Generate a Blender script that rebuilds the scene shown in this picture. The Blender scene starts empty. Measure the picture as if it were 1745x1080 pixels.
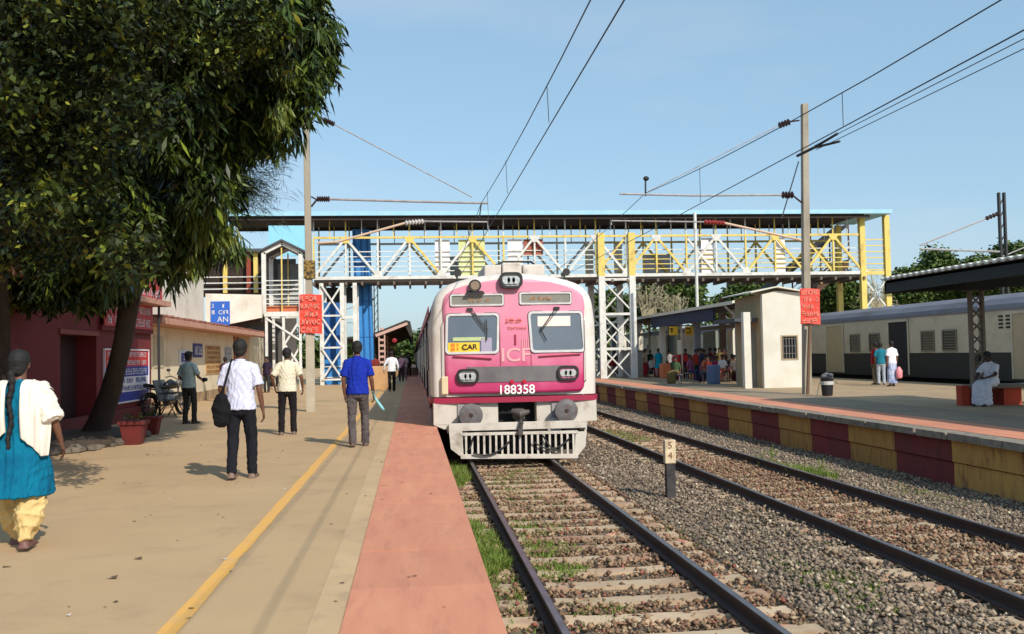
import bpy, math, random
import numpy as np
from mathutils import Vector, Matrix, noise
random.seed(7); rng = np.random.default_rng(7)
S = bpy.context.scene; COL = S.collection
R = math.radians
# ---------------------------------------------------------------- camera
YAW, PITCH, ROLL, FPX, CAMZ = R(5.9), R(2.2), .019, 1650., 1.5
fw = Vector((math.sin(YAW)*math.cos(PITCH), math.cos(YAW)*math.cos(PITCH), math.sin(PITCH)))
r0 = Vector((math.cos(YAW), -math.sin(YAW), 0)); u0 = r0.cross(fw)
rt = r0*math.cos(ROLL) - u0*math.sin(ROLL); up = u0*math.cos(ROLL) + r0*math.sin(ROLL)
cd = bpy.data.cameras.new('camera'); cam = bpy.data.objects.new('camera', cd); COL.objects.link(cam)
m3 = Matrix((rt, up, -fw)).transposed()
cam.matrix_world = Matrix.Translation((0, 0, CAMZ)) @ m3.to_4x4()
cd.sensor_width = 36; cd.lens = 36*FPX/1745; cd.clip_start = .1; cd.clip_end = 5000
S.camera = cam
# ---------------------------------------------------------------- sky, sun, exposure
SUN_EL, SUN_AZ = R(37), R(153)       # azimuth clockwise from +Y: behind the viewer, a little to the right
w = bpy.data.worlds.new('World'); S.world = w; w.use_nodes = True
nt = w.node_tree; bg = nt.nodes['Background']
sk = nt.nodes.new('ShaderNodeTexSky'); sk.sky_type = 'NISHITA'; sk.sun_disc = False
sk.sun_elevation = SUN_EL; sk.sun_rotation = SUN_AZ; sk.altitude = 0; sk.air_density = 1.0; sk.dust_density = 1.2; sk.ozone_density = 1.6
# a thin even veil of bright haze over the clear sky, with faint high cirrus
veil = nt.nodes.new('ShaderNodeMix'); veil.data_type = 'RGBA'; veil.inputs[0].default_value = .55; veil.inputs[7].default_value = (2.25, 3.75, 4.9, 1); nt.links.new(sk.outputs[0], veil.inputs[6])
tc = nt.nodes.new('ShaderNodeTexCoord'); mpn = nt.nodes.new('ShaderNodeMapping'); mpn.inputs['Scale'].default_value = (1.2, 1.2, 5); nt.links.new(tc.outputs['Generated'], mpn.inputs[0])
cn = nt.nodes.new('ShaderNodeTexNoise'); cn.inputs['Scale'].default_value = 1.6; cn.inputs['Detail'].default_value = 7; nt.links.new(mpn.outputs[0], cn.inputs[0])
cm_ = nt.nodes.new('ShaderNodeMapRange'); cm_.inputs[1].default_value = .5; cm_.inputs[2].default_value = .8; cm_.inputs[4].default_value = .35; nt.links.new(cn.outputs[0], cm_.inputs[0])
cmx = nt.nodes.new('ShaderNodeMix'); cmx.data_type = 'RGBA'; cmx.inputs[7].default_value = (4.6, 4.7, 5.2, 1); nt.links.new(cm_.outputs[0], cmx.inputs[0]); nt.links.new(veil.outputs[2], cmx.inputs[6])
nt.links.new(cmx.outputs[2], bg.inputs[0]); bg.inputs[1].default_value = .14
sl = bpy.data.lights.new('sun', 'SUN'); so = bpy.data.objects.new('sun', sl); COL.objects.link(so)
sl.energy = 3.9; sl.angle = R(.5); sl.color = (1, .93, .82)
sd = Vector((math.sin(SUN_AZ)*math.cos(SUN_EL), math.cos(SUN_AZ)*math.cos(SUN_EL), math.sin(SUN_EL)))
so.rotation_euler = sd.to_track_quat('Z', 'Y').to_euler(); so.location = sd*60
vs = S.view_settings; vs.view_transform = 'Standard'; vs.look = 'None'; vs.exposure = .22; vs.gamma = 1; vs.use_curve_mapping = False
# ---------------------------------------------------------------- helpers
def P(px, py, Y):
    """measure: where the sight line through a photo pixel meets the upright plane Y metres down the line"""
    q = fw*FPX + rt*(px-872.5) - up*(py-540); t = Y/q.y
    return Vector((q.x*t, Y, CAMZ+q.z*t))
def PZ(px, py, Z=0.):
    q = fw*FPX + rt*(px-872.5) - up*(py-540); t = (Z-CAMZ)/q.z
    return Vector((q.x*t, q.y*t, Z))
def lin(c):
    return tuple((x/255/12.92 if x/255 <= .04045 else ((x/255+.055)/1.055)**2.4) for x in c)
MATS = {}
def mat(name, c, rough=.7, c2=None, sc=3., amt=.5, bump=0., bsc=30., metal=0., island=None, spec=.5, objrand=0., dirt=None, dsc=1.2, damt=.5, stretch=None, emit=None, trans=None, sunlit_clump=None):
    """procedural material: base colour c, mottled towards c2 by noise, optional dirt stains and bump"""
    if name in MATS: return MATS[name]
    m = bpy.data.materials.new(name); m.use_nodes = True; MATS[name] = m
    n = m.node_tree.nodes; l = m.node_tree.links; b = n['Principled BSDF']
    b.inputs['Roughness'].default_value = rough; b.inputs['Metallic'].default_value = metal
    b.inputs['Specular IOR Level'].default_value = spec
    geo = n.new('ShaderNodeNewGeometry'); pos = geo.outputs['Position']
    if stretch:
        mp = n.new('ShaderNodeMapping'); mp.inputs['Scale'].default_value = stretch; l.new(pos, mp.inputs[0]); pos = mp.outputs[0]
    def nz(scale, det=6, rgh=.6):
        t = n.new('ShaderNodeTexNoise'); t.inputs['Scale'].default_value = scale; t.inputs['Detail'].default_value = det
        t.inputs['Roughness'].default_value = rgh; l.new(pos, t.inputs['Vector']); return t
    def mix(fac, a, bb):
        x = n.new('ShaderNodeMix'); x.data_type = 'RGBA'
        for s, v in ((0, fac), (6, a), (7, bb)):
            if hasattr(v, 'node'): l.new(v, x.inputs[s])
            else: x.inputs[s].default_value = v if s == 0 else (*v, 1)
        return x.outputs[2]
    def ramp(o, lo, hi, top=1.):
        r = n.new('ShaderNodeMapRange'); l.new(o, r.inputs[0]); r.inputs[1].default_value = lo; r.inputs[2].default_value = hi; r.inputs[4].default_value = top
        return r.outputs[0]
    out = None
    if island:
        cr = n.new('ShaderNodeValToRGB'); l.new(geo.outputs['Random Per Island'], cr.inputs[0])
        e = cr.color_ramp.elements
        e[0].position = 0; e[0].color = (*island[0][1], 1); e[1].position = island[-1][0]; e[1].color = (*island[-1][1], 1)
        for p_, c_ in island[1:-1]:
            q = e.new(p_); q.color = (*c_, 1)
        cr.color_ramp.interpolation = 'CONSTANT' if len(island) > 3 else 'LINEAR'; out = cr.outputs[0]
    elif c2: out = mix(ramp(nz(sc).outputs[0], .5-amt/2, .5+amt/2), c, c2)
    else:
        d = tuple(x*.8 for x in c); out = mix(ramp(nz(sc).outputs[0], .3, .75, .6), c, d)
    if dirt: out = mix(ramp(nz(dsc, 8, .7).outputs[0], .52, .72, damt), out, dirt)
    if sunlit_clump:  # brightened noise patches paint sunlit leaf clumps into the colour
        cf = ramp(nz(sunlit_clump[0], 3, .5).outputs[0], .42, .62); out = mix(cf, out, (0, 0, 0)); mx = out.node; mm = n.new('ShaderNodeMix'); mm.data_type = 'RGBA'; mm.blend_type = 'MULTIPLY'; mm.inputs[0].default_value = 1; l.new(mx.inputs[6].links[0].from_socket, mm.inputs[6]); mm.inputs[7].default_value = (*sunlit_clump[1], 1); l.new(mm.outputs[2], mx.inputs[7])
    if objrand:
        oi = n.new('ShaderNodeObjectInfo'); h = n.new('ShaderNodeHueSaturation'); l.new(out, h.inputs['Color'])
        h.inputs['Saturation'].default_value = .95; l.new(ramp(oi.outputs['Random'], 0, 1, 1), h.inputs['Value'])
        mr = h.inputs['Value'].links[0].from_node; mr.inputs[3].default_value = 1-objrand; mr.inputs[4].default_value = 1+objrand; out = h.outputs[0]
    l.new(out, b.inputs['Base Color'])
    if bump:
        bp = n.new('ShaderNodeBump'); bp.inputs['Strength'].default_value = bump; bp.inputs['Distance'].default_value = .02
        l.new(nz(bsc).outputs[0], bp.inputs['Height']); l.new(bp.outputs[0], b.inputs['Normal'])
    if trans: b.inputs['Transmission Weight'].default_value = trans
    if emit: b.inputs['Emission Color'].default_value = (*emit, 1); b.inputs['Emission Strength'].default_value = 1
    return m
def tag(o, label=None, cat=None, group=None, kind=None):
    if label: o['label'] = label
    if cat: o['category'] = cat
    if group: o['group'] = group
    if kind: o['kind'] = kind
    return o
def wloc(o):
    v = Vector((0, 0, 0))
    while o: v += o.location; o = o.parent
    return v
def empty(name, loc, label, cat, group=None):
    o = bpy.data.objects.new(name, None); o.empty_display_size = .2; COL.objects.link(o); o.location = loc
    return tag(o, label, cat, group)
def link(name, me, parent=None, loc=(0, 0, 0), rot=None):
    o = bpy.data.objects.new(name, me); COL.objects.link(o)
    if parent: o.parent = parent; loc = Vector(loc)-wloc(parent)
    o.location = loc
    if rot: o.rotation_euler = rot
    return o
def copy_tree(o, parent=None):
    c = o.copy(); COL.objects.link(c)
    if parent: c.parent = parent
    for ch in [x for x in bpy.data.objects if x.parent == o]: copy_tree(ch, c)
    return c
class MB:
    def __init__(s): s.v = []; s.f = []
    def add(s, vs_, fs):
        k = len(s.v); s.v += [tuple(p) for p in vs_]; s.f += [tuple(i+k for i in f) for f in fs]; return s
    def box(s, a, b):
        (x0, y0, z0), (x1, y1, z1) = a, b
        x0, x1 = sorted((x0, x1)); y0, y1 = sorted((y0, y1)); z0, z1 = sorted((z0, z1))
        return s.add([(x0,y0,z0),(x1,y0,z0),(x1,y1,z0),(x0,y1,z0),(x0,y0,z1),(x1,y0,z1),(x1,y1,z1),(x0,y1,z1)],
                     [(0,3,2,1),(4,5,6,7),(0,1,5,4),(1,2,6,5),(2,3,7,6),(3,0,4,7)])
    def cbox(s, c, d): return s.box([c[i]-d[i]/2 for i in range(3)], [c[i]+d[i]/2 for i in range(3)])
    def bar(s, a, b, w_, h_=None, upv=(0, 0, 1)):
        a = Vector(a); b = Vector(b); t = (b-a).normalized(); h_ = h_ or w_; q = Vector(upv)
        if abs(t.dot(q)) > .98: q = Vector((0, 1, 0))
        x = t.cross(q).normalized()*w_/2; z = x.cross(t).normalized()*h_/2
        return s.add([a-x-z, a+x-z, a+x+z, a-x+z, b-x-z, b+x-z, b+x+z, b-x+z],
                     [(0,1,2,3),(7,6,5,4),(0,4,5,1),(1,5,6,2),(2,6,7,3),(3,7,4,0)])
    def tube(s, pts, r, n=8, cap=True):
        pts = [Vector(p) for p in pts]; rr = r if isinstance(r, (list, tuple)) else [r]*len(pts); V = []; F = []
        for i, p in enumerate(pts):
            t = (pts[min(i+1, len(pts)-1)]-pts[max(i-1, 0)]).normalized()
            q = Vector((0, 0, 1)) if abs(t.z) < .9 else Vector((0, 1, 0))
            x = t.cross(q).normalized(); z = x.cross(t)
            for k in range(n):
                a = 2*math.pi*k/n; V.append(p+x*math.cos(a)*rr[i]+z*math.sin(a)*rr[i])
        for i in range(len(pts)-1):
            for k in range(n): F.append((i*n+k, i*n+(k+1) % n, (i+1)*n+(k+1) % n, (i+1)*n+k))
        if cap: F.append(tuple(range(n))); F.append(tuple(range((len(pts)-1)*n+n-1, (len(pts)-1)*n-1, -1)))
        return s.add(V, F)
    def prism(s, poly, d):
        """closed solid: polygon (3-D points) pushed along d"""
        n = len(poly); d = Vector(d); V = [Vector(p) for p in poly]+[Vector(p)+d for p in poly]
        return s.add(V, [tuple(range(n)), tuple(range(2*n-1, n-1, -1))]+[(i, i+n, (i+1) % n+n, (i+1) % n) for i in range(n)])
    def loft(s, pts, rads, ref=(1, 0, 0), n=14, rnd=True):
        pts = [Vector(p) for p in pts]; V = []; F = []; ref = Vector(ref)
        rads = [(r, r) if not isinstance(r, (tuple, list)) else r for r in rads]
        P_ = []; Rr = []; T = []
        for i, p in enumerate(pts):
            t = (pts[min(i+1, len(pts)-1)]-pts[max(i-1, 0)]).normalized(); a, b = rads[i]
            if i == 0 and rnd:
                for k in (1, .8, .45): P_.append(p-t*min(a, b)*k*.7); q = math.sqrt(max(1-k*k, .01)); Rr.append((a*q, b*q)); T.append(t)
            P_.append(p); Rr.append((a, b)); T.append(t)
            if i == len(pts)-1 and rnd:
                for k in (.45, .8, 1): P_.append(p+t*min(a, b)*k*.7); q = math.sqrt(max(1-k*k, .01)); Rr.append((a*q, b*q)); T.append(t)
        for p, (a, b), t in zip(P_, Rr, T):
            u = ref-t*ref.dot(t)
            if u.length < .1: u = Vector((0, 1, 0))-t*t.y
            u.normalize(); v_ = t.cross(u)
            for k in range(n):
                q = 2*math.pi*k/n; V.append(p+u*a*math.cos(q)+v_*b*math.sin(q))
        m = len(P_)
        for i in range(m-1):
            for k in range(n): F.append((i*n+k, i*n+(k+1) % n, (i+1)*n+(k+1) % n, (i+1)*n+k))
        F.append(tuple(range(n-1, -1, -1))); F.append(tuple(range((m-1)*n, m*n)))
        return s.add(V, F)
    def ell(s, c, r, n=12, m=8, rot=None):
        V = []; F = []; c = Vector(c)
        for j in range(1, m):
            b = math.pi*j/m
            for k in range(n):
                a = 2*math.pi*k/n; q = Vector((r[0]*math.sin(b)*math.cos(a), r[1]*math.sin(b)*math.sin(a), r[2]*math.cos(b)))
                V.append(c+(rot @ q if rot else q))
        V.append(c+(rot @ Vector((0, 0, r[2])) if rot else Vector((0, 0, r[2])))); V.append(c-(rot @ Vector((0, 0, r[2])) if rot else Vector((0, 0, r[2]))))
        for j in range(m-2):
            for k in range(n): F.append((j*n+k, (j+1)*n+k, (j+1)*n+(k+1) % n, j*n+(k+1) % n))
        t = len(V)
        for k in range(n): F.append((t-2, k, (k+1) % n)); F.append((t-1, (m-2)*n+(k+1) % n, (m-2)*n+k))
        return s.add(V, F)
    def mesh(s, name, m, smooth=False, org=(0, 0, 0)):
        me = bpy.data.meshes.new(name); o = Vector(org)
        me.from_pydata([Vector(p)-o for p in s.v], [], s.f); me.materials.append(m); me.update()
        if smooth: me.shade_smooth()
        return me
    def build(s, name, m, parent=None, smooth=False, bevel=0, label=None):
        org = wloc(parent) if parent else Vector((0, 0, 0))
        me = s.mesh(name, m, smooth, org); o = bpy.data.objects.new(name, me); COL.objects.link(o)
        if parent: o.parent = parent
        if bevel:
            b = o.modifiers.new('bevel', 'BEVEL'); b.width = bevel; b.segments = 2; b.limit_method = 'ANGLE'; b.angle_limit = R(40)
        if name == 'lettering': o['kind'] = 'stuff'
        if label: o['label'] = label
        return o
def npmesh(name, V, F, m, parent=None, smooth=False):
    """mesh from numpy: V (n,3), F (m,k)"""
    me = bpy.data.meshes.new(name); k = F.shape[1]
    me.vertices.add(len(V)); me.vertices.foreach_set('co', V.astype(np.float32).ravel())
    me.loops.add(F.size); me.loops.foreach_set('vertex_index', F.astype(np.int32).ravel())
    me.polygons.add(len(F)); me.polygons.foreach_set('loop_start', np.arange(0, F.size, k, dtype=np.int32))
    me.update(calc_edges=True); me.materials.append(m)
    if smooth: me.shade_smooth()
    o = bpy.data.objects.new(name, me); COL.objects.link(o)
    if parent:
        o.parent = parent; org = wloc(parent); me.transform(Matrix.Translation(-org))
    return o
def text(s, size, m, parent, loc, rot=(R(90), 0, 0), name='lettering', ext=.002, sx=1., bold=.0, align='CENTER'):
    cu = bpy.data.curves.new(name, 'FONT'); cu.body = s; cu.size = size; cu.extrude = ext; cu.align_x = align; cu.align_y = 'CENTER'; cu.offset = bold*size
    t = bpy.data.objects.new('t', cu); COL.objects.link(t); t.rotation_euler = rot; t.scale = (sx, 1, 1)
    bpy.context.view_layer.update()
    me = bpy.data.meshes.new_from_object(t.evaluated_get(bpy.context.evaluated_depsgraph_get())); me.transform(Matrix.Diagonal((sx, 1, 1, 1)))
    bpy.data.objects.remove(t); bpy.data.curves.remove(cu)
    me.materials.clear(); me.materials.append(m)
    return link(name, me, parent, loc, rot)
def thing(name, mb, m, label, cat, loc=(0, 0, 0), group=None, **k):
    """one-mesh thing, origin at loc"""
    me = mb.mesh(name, m, k.get('smooth', False), loc); o = bpy.data.objects.new(name, me); COL.objects.link(o); o.location = loc
    if k.get('bevel'):
        b = o.modifiers.new('bevel', 'BEVEL'); b.width = k['bevel']; b.segments = 2; b.limit_method = 'ANGLE'
    return tag(o, label, cat, group, k.get('kind'))
def scribble(mb, org, ux, uz, wd, ht, rows, seed, off=(0, -.004, 0), dens=.8):
    """rows of small unreadable letter-like strokes on a panel: org bottom-left, ux/uz unit axes"""
    r = random.Random(seed); ux = Vector(ux); uz = Vector(uz); o = Vector(org)+Vector(off); rh = ht/rows
    for i in range(rows):
        x = wd*.06; z0 = ht-(i+1)*rh+rh*.2; hh = rh*.6
        while x < wd*.94:
            cw = hh*r.uniform(.45, .95)
            if x+cw > wd*.95: break
            if r.random() < dens:
                t = hh*.17
                for (a, b, c_, d) in r.sample([(0, 0, t, hh), (cw-t, 0, cw, hh), (0, hh-t, cw, hh), (0, 0, cw, t), (0, hh*.45, cw, hh*.45+t), (cw*.4, 0, cw*.4+t, hh)], 3):
                    p = [o+ux*(x+a)+uz*(z0+b), o+ux*(x+c_)+uz*(z0+b), o+ux*(x+c_)+uz*(z0+d), o+ux*(x+a)+uz*(z0+d)]
                    mb.add(p, [(0, 1, 2, 3)])
            x += cw*1.25
# ---------------------------------------------------------------- shared materials
WHITE = mat('white_paint', lin((224,224,220)), .6, lin((196,194,184)), 4, dirt=lin((136,104,78)), dsc=1.6, damt=.6)
YEL = mat('yellow_paint', lin((226,198,92)), .6, lin((205,185,110)), 3, dirt=lin((136,88,48)), dsc=1.6, damt=.7)
RUST = mat('rusty_steel', lin((70,48,38)), .85, lin((45,34,30)), 12, bump=.3)
DARKM = mat('dark_metal', lin((38,38,40)), .6)
BLACK = mat('black_void', (.008,.008,.009), .9)
CONC = mat('weathered_concrete', lin((150,140,122)), .9, lin((120,112,98)), 5, dirt=lin((70,62,52)), damt=.5, bump=.4, bsc=60)
# ================================================================= SETTING: ground, ballast, tracks
def sheet(name, x0, x1, y0, y1, z, m, nx=1, ny=1, amp=0.):
    gx = np.linspace(x0, x1, nx+1); gy = np.linspace(y0, y1, ny+1); X, Y = np.meshgrid(gx, gy)
    Z = np.full_like(X, z)
    if amp: Z += amp*(np.sin(X*2.1+Y*.7)*.5+np.sin(Y*1.7-X*1.3)*.5+rng.normal(0, .25, X.shape))
    V = np.stack([X, Y, Z], -1).reshape(-1, 3); i = np.arange(ny)[:, None]*(nx+1)+np.arange(nx)[None]
    F = np.stack([i, i+1, i+nx+2, i+nx+1], -1).reshape(-1, 4)
    return npmesh(name, V, F, m, smooth=True)
EARTH = mat('earth', lin((120,105,80)), .95, lin((95,88,62)), .5, bump=.3)
tag(sheet('ground', -1500, 1500, -60, 2500, -1.06, EARTH), kind='structure')
BAL = mat('ballast_base', lin((128,116,100)), 1., lin((96,86,76)), 16, amt=.3, dirt=lin((92,84,52)), dsc=.5, damt=.5, bump=.9, bsc=45)
tag(sheet('ballast_bed', .42, 9.2, -4, 220, -.925, BAL, 40, 500, .018), kind='structure')
SANDC = mat('platform_concrete', lin((190,159,119)), .92, lin((174,145,109)), .4, amt=.5, dirt=lin((150,124,96)), dsc=1.1, damt=.55, bump=.35, bsc=140)
GREYC = mat('platform_concrete_strip', lin((196,165,125)), .92, lin((180,150,114)), .8, amt=.4, dirt=lin((120,106,90)), dsc=3, damt=.5, bump=.15, bsc=90)
def slab(name, x0, x1, y0, y1, m, z1=0., z0=-1.0): return tag(MB().box((x0, y0, z0), (x1, y1, z1)).build(name, m), kind='structure')
lp = slab('platform', -40, -.42, -6, 140, SANDC)
rp = slab('platform', 10.75, 21.3, 3, 160, mat('far_platform_concrete', lin((172,146,112)), .92, lin((150,128,100)), .6, amt=.4, dirt=lin((118,102,82)), dsc=1.5, damt=.6, bump=.12, bsc=80))
slab('platform', 22.2+2.9, 60, 3, 200, CONC, -.1)
tag(sheet('platform_strip', -.60, -.425, -6, 140, .004, GREYC), kind='structure')
# yellow line, worn
YL = mat('worn_yellow_line', lin((224,166,74)), .85, lin((212,164,96)), 5, amt=.5, dirt=lin((192,158,116)), dsc=4.5, damt=.95)
V = []; 
yl = sheet('painted_line', -1.42, -1.31, -6, 110, .0045, YL, 2, 300)
me = yl.data; co = np.zeros(len(me.vertices)*3); me.vertices.foreach_get('co', co); co = co.reshape(-1, 3); co[:, 0] += rng.normal(0, .004, len(co)); me.vertices.foreach_set('co', co.ravel()); me.update()
tag(yl, kind='structure')
# red brick-coloured coping slabs along the near platform edge
REDT = mat('red_edge_paving', lin((212,142,104)), .85, lin((198,120,90)), 2.2, amt=.5, dirt=lin((172,104,84)), dsc=3, damt=.6, bump=.4, bsc=120, objrand=.05, stretch=(2.2, .35, 1))
RETW = mat('retaining_wall', lin((84,72,62)), .95, lin((58,50,44)), 3, bump=.5, bsc=20)
tag(MB().box((-.418, -6, -1), (.40, 140, -.12)).build('platform_edge_wall', RETW), kind='structure')
y = -2.; k = 0; edge_root = None
cop = MB().box((-.4175, .006, -.118), (.485, 1.194, 0)).mesh('coping_slab', REDT)
while y < 70:
    o = link('coping_slab', cop, lp, (0, y, random.uniform(-.002, .004)), (0, random.uniform(-.003, .003), 0)); y += 1.2
tag(MB().box((-.41, 70, -.119), (.485, 140, -.001)).build('coping', REDT, lp), kind='stuff')
# far platform: coping blocks, red strip, painted panels
COPG = mat('coping_concrete', lin((150,140,124)), .9, lin((118,110,98)), 8, amt=.4, dirt=lin((40,36,32)), dsc=5, damt=.85, bump=.4, bsc=40, objrand=.08)
tag(MB().box((9.35, 3, -1), (10.75, 160, -.12)).build('platform_edge_wall', RETW), kind='structure')
cop2 = MB().box((9.16, .01, -.12), (9.55, .99, .0)).mesh('coping_block', COPG)
for i in range(68): link('coping_block', cop2, rp, (random.uniform(-.012, .012), 10+i, random.uniform(-.006, .004)), (0, 0, random.uniform(-.006, .006)))
rs = MB().box((9.56, .004, -.12), (10.745, 1.996, .002)).mesh('paving_slab', REDT)
for i in range(38): link('paving_slab', rs, rp, (0, 8+i*2, random.uniform(-.003, .003)))
tag(MB().box((9.16, 84, -.12), (10.745, 160, .0)).build('coping', COPG, rp), kind='stuff')
PRED = mat('maroon_wall_paint', lin((142,50,50)), .9, lin((110,42,42)), 2.2, amt=.6, dirt=lin((92,60,52)), dsc=2.6, damt=.8, bump=.5, bsc=25, stretch=(1, 2, .6), objrand=.12)
PYEL = mat('ochre_wall_paint', lin((208,160,70)), .9, lin((176,124,60)), 2.2, amt=.6, dirt=lin((112,62,46)), dsc=2.6, damt=.85, bump=.5, bsc=25, stretch=(1, 3, .7), objrand=.15)
for nm, zz in (('painted_panel', (-.5, -.13)), ('painted_panel', (-1.0, -.52))):
    xo = 9.27 if zz[0] > -.6 else 9.30
    pm = [MB().box((xo, .01, zz[0]), (9.345, 1.99, zz[1])).mesh(nm, m_) for m_ in (PRED, PYEL)]
    for i in range(38):
        yy = 8+2*i; link(nm, pm[0 if (yy//2) % 2 == 0 else 1], rp, (random.uniform(-.004, .004), yy, 0))
# canopy shade painted as a darker band beside the red strip
tag(sheet('painted_shade_strip', 10.76, 12.6, 3, 160, .004, mat('shade_strip_tone', lin((150,130,106)), .95, lin((122,108,90)), .9, amt=.5, bump=.2, bsc=60)), kind='structure')
# ---- tracks
SLP = mat('sleeper_concrete', lin((204,182,150)), .95, lin((156,126,98)), 1.8, amt=.6, dirt=lin((172,98,82)), dsc=.9, damt=.9, bump=.3, bsc=40, objrand=.12)
RAILM = mat('rusty_rail', lin((72,54,48)), .75, lin((48,38,36)), 8, bump=.2)
RTOP = mat('worn_rail_head', lin((120,116,120)), .35, lin((88,82,84)), 6, metal=.6)
def track(cx, y0, y1, smax, label, seed):
    t = empty('railway_track', (cx, 0, -.87), label, 'railway track', 'broad gauge tracks between the platforms')
    for sx in (-.85, .85):
        x = cx+sx; pr = [(-.075,-.87),(.075,-.87),(.075,-.855),(.012,-.835),(.012,-.765),(.036,-.755),(.036,-.722),(-.036,-.722),(-.036,-.755),(-.012,-.765),(-.012,-.835),(-.075,-.855)]
        rl = MB().prism([(x+a, y0, b) for a, b in pr], (0, y1-y0, 0)).build('rail', RAILM, t)
        MB().box((x-.030, y0, -.7218), (x+.030, y1, -.7195)).build('running_surface', RTOP, rl)
    r = random.Random(seed); pts = [(-1.37, -.872), (-.7, -.872), (-.5, -.885), (.5, -.885), (.7, -.872), (1.37, -.872), (1.37, -1.02), (-1.37, -1.02)]
    sm = MB().prism([(a, 0, b) for a, b in pts], (0, .235, 0)).mesh('sleeper', SLP)
    cm = MB(); 
    for sx in (-.85, .85):
        for q in (-.1, .1): cm.tube([(sx+q, .06, -.85), (sx+q*.85, .12, -.845), (sx+q, .18, -.85)], .011, 5); cm.cbox((sx+q*1.1, .12, -.865), (.06, .1, .02))
    cm = cm.mesh('rail_clip', RUST)
    y = y0; i = 0
    while y < smax:
        s_ = link('sleeper', sm, t, (cx+r.uniform(-.02, .02), y, r.uniform(-.012, .004)), (0, r.uniform(-.004, .004), r.uniform(-.01, .01)))
        if y < 24: tag(link('rail_clip', cm, s_, (cx, y, 0)), kind='stuff')
        y += .64; i += 1
    return t
track(2.03, 1.5, 130, 36, 'near railway track with pale concrete sleepers, running under the pink train', 1)
track(6.15, 4, 170, 75, 'empty far railway track half buried in gravel below the maroon and ochre wall', 2)
track(23.6, 8, 170, 60, 'railway track beneath the parked cream coach', 3)
# ---- ballast stones
def rocks(n, xs, ys, zs, size, m, name, label):
    base = np.array([(1,0,0),(-1,0,0),(0,1,0),(0,-1,0),(0,0,1),(0,0,-1)], float)
    F0 = np.array([(0,2,4),(2,1,4),(1,3,4),(3,0,4),(2,0,5),(1,2,5),(3,1,5),(0,3,5)])
    V = base[None]*(size[:, None, None])*rng.uniform(.55, 1.25, (n, 6, 3)); V += rng.normal(0, .18, (n, 6, 3))*size[:, None, None]
    V[:, :, 2] *= .75
    a = rng.uniform(0, 6.28, n); c, s_ = np.cos(a), np.sin(a); X = V[..., 0]*c[:, None]-V[..., 1]*s_[:, None]; Y = V[..., 0]*s_[:, None]+V[..., 1]*c[:, None]
    V[..., 0] = X+xs[:, None]; V[..., 1] = Y+ys[:, None]; V[..., 2] += zs[:, None]
    F = (F0[None]+np.arange(n)[:, None, None]*6).reshape(-1, 3)
    o = npmesh(name, V.reshape(-1, 3), F, m); return tag(o, label, 'gravel', kind='stuff')
STONE = mat('ballast_stone', lin((120,110,98)), .95, island=[(0, lin((122,106,90))), (.2, lin((146,130,110))), (.42, lin((102,90,78))), (.6, lin((130,110,90))), (.74, lin((118,104,92))), (.86, lin((168,150,128))), (.95, lin((88,78,70))), (.985, lin((205,190,165)))])
def bal(n, y0, y1, s0, s1, pw=1.):
    u = rng.uniform(0, 1, n); ys = y0+(y1-y0)*u**pw; xs = rng.uniform(.46, 9.28, n)
    sz = rng.uniform(s0, s1, n); zs = -.915+rng.uniform(-.02, .02, n)+.02*np.sin(xs*2.1+ys*.7)*.5
    d1 = np.abs(xs-2.03); d2 = np.abs(xs-6.15)
    keep = ~(((d1 < 1.3)) & (rng.uniform(0, 1, n) < .12)); 
    keep &= ~((np.abs(d1-.85) < .09) | (np.abs(d2-.85) < .09))
    keep &= ~((xs < 5.0) & (xs < 3.9) & (ys > 22)) 
    # gravel piled higher between the tracks and over the far track's sleepers
    mid = (xs > 3.4) & (xs < 4.9); zs = zs + np.where(mid, .03, 0) + np.where(d2 < 1.4, rng.uniform(.0, .06, n), 0)
    ph = np.mod(ys-1.5, .64); zs = np.where(d1 < 1.3, zs+rng.uniform(-.012, .045, n)+.010*np.sin(ys*1.9+xs*2.), zs)
    keep &= ~((d1 < 1.4) & (ph < .25) & (rng.uniform(0, 1, n) < .80-.35*(xs < 1.7)*(np.sin(ys*1.3) > 0)-.5*(xs > 2.98)))
    keep &= ~((d2 < 1.4) & (np.mod(ys-4, .64) < .25) & (rng.uniform(0, 1, n) < .45))
    return xs[keep], ys[keep], zs[keep], sz[keep]
A = [bal(74000, 4.5, 20, .013, .040, 1.15), bal(30000, 19, 48, .02, .045, 1.4)]
xs, ys, zs, sz = [np.concatenate([a[i] for a in A]) for i in range(4)]
STONEB = mat('dirty_ballast_stone', lin((120,100,80)), .95, island=[(0, lin((128,98,76))), (.25, lin((150,122,94))), (.45, lin((104,80,64))), (.62, lin((128,102,80))), (.76, lin((116,100,78))), (.88, lin((168,144,116))), (.965, lin((146,88,72)))])
inn = (np.abs(xs-2.03) < 1.45) | (xs < .75) | (np.abs(xs-6.15) < .9)
for k_, m_, nm, lab in ((~inn, STONE, 'ballast_stones', 'grey crushed stone ballast heaped between and beside the tracks'), (inn, STONEB, 'dirty_ballast_stones', 'brown soiled ballast and debris lying between the sleepers of the tracks')):
    rocks(int(k_.sum()), xs[k_], ys[k_], zs[k_], sz[k_], m_, nm, lab)
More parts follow.
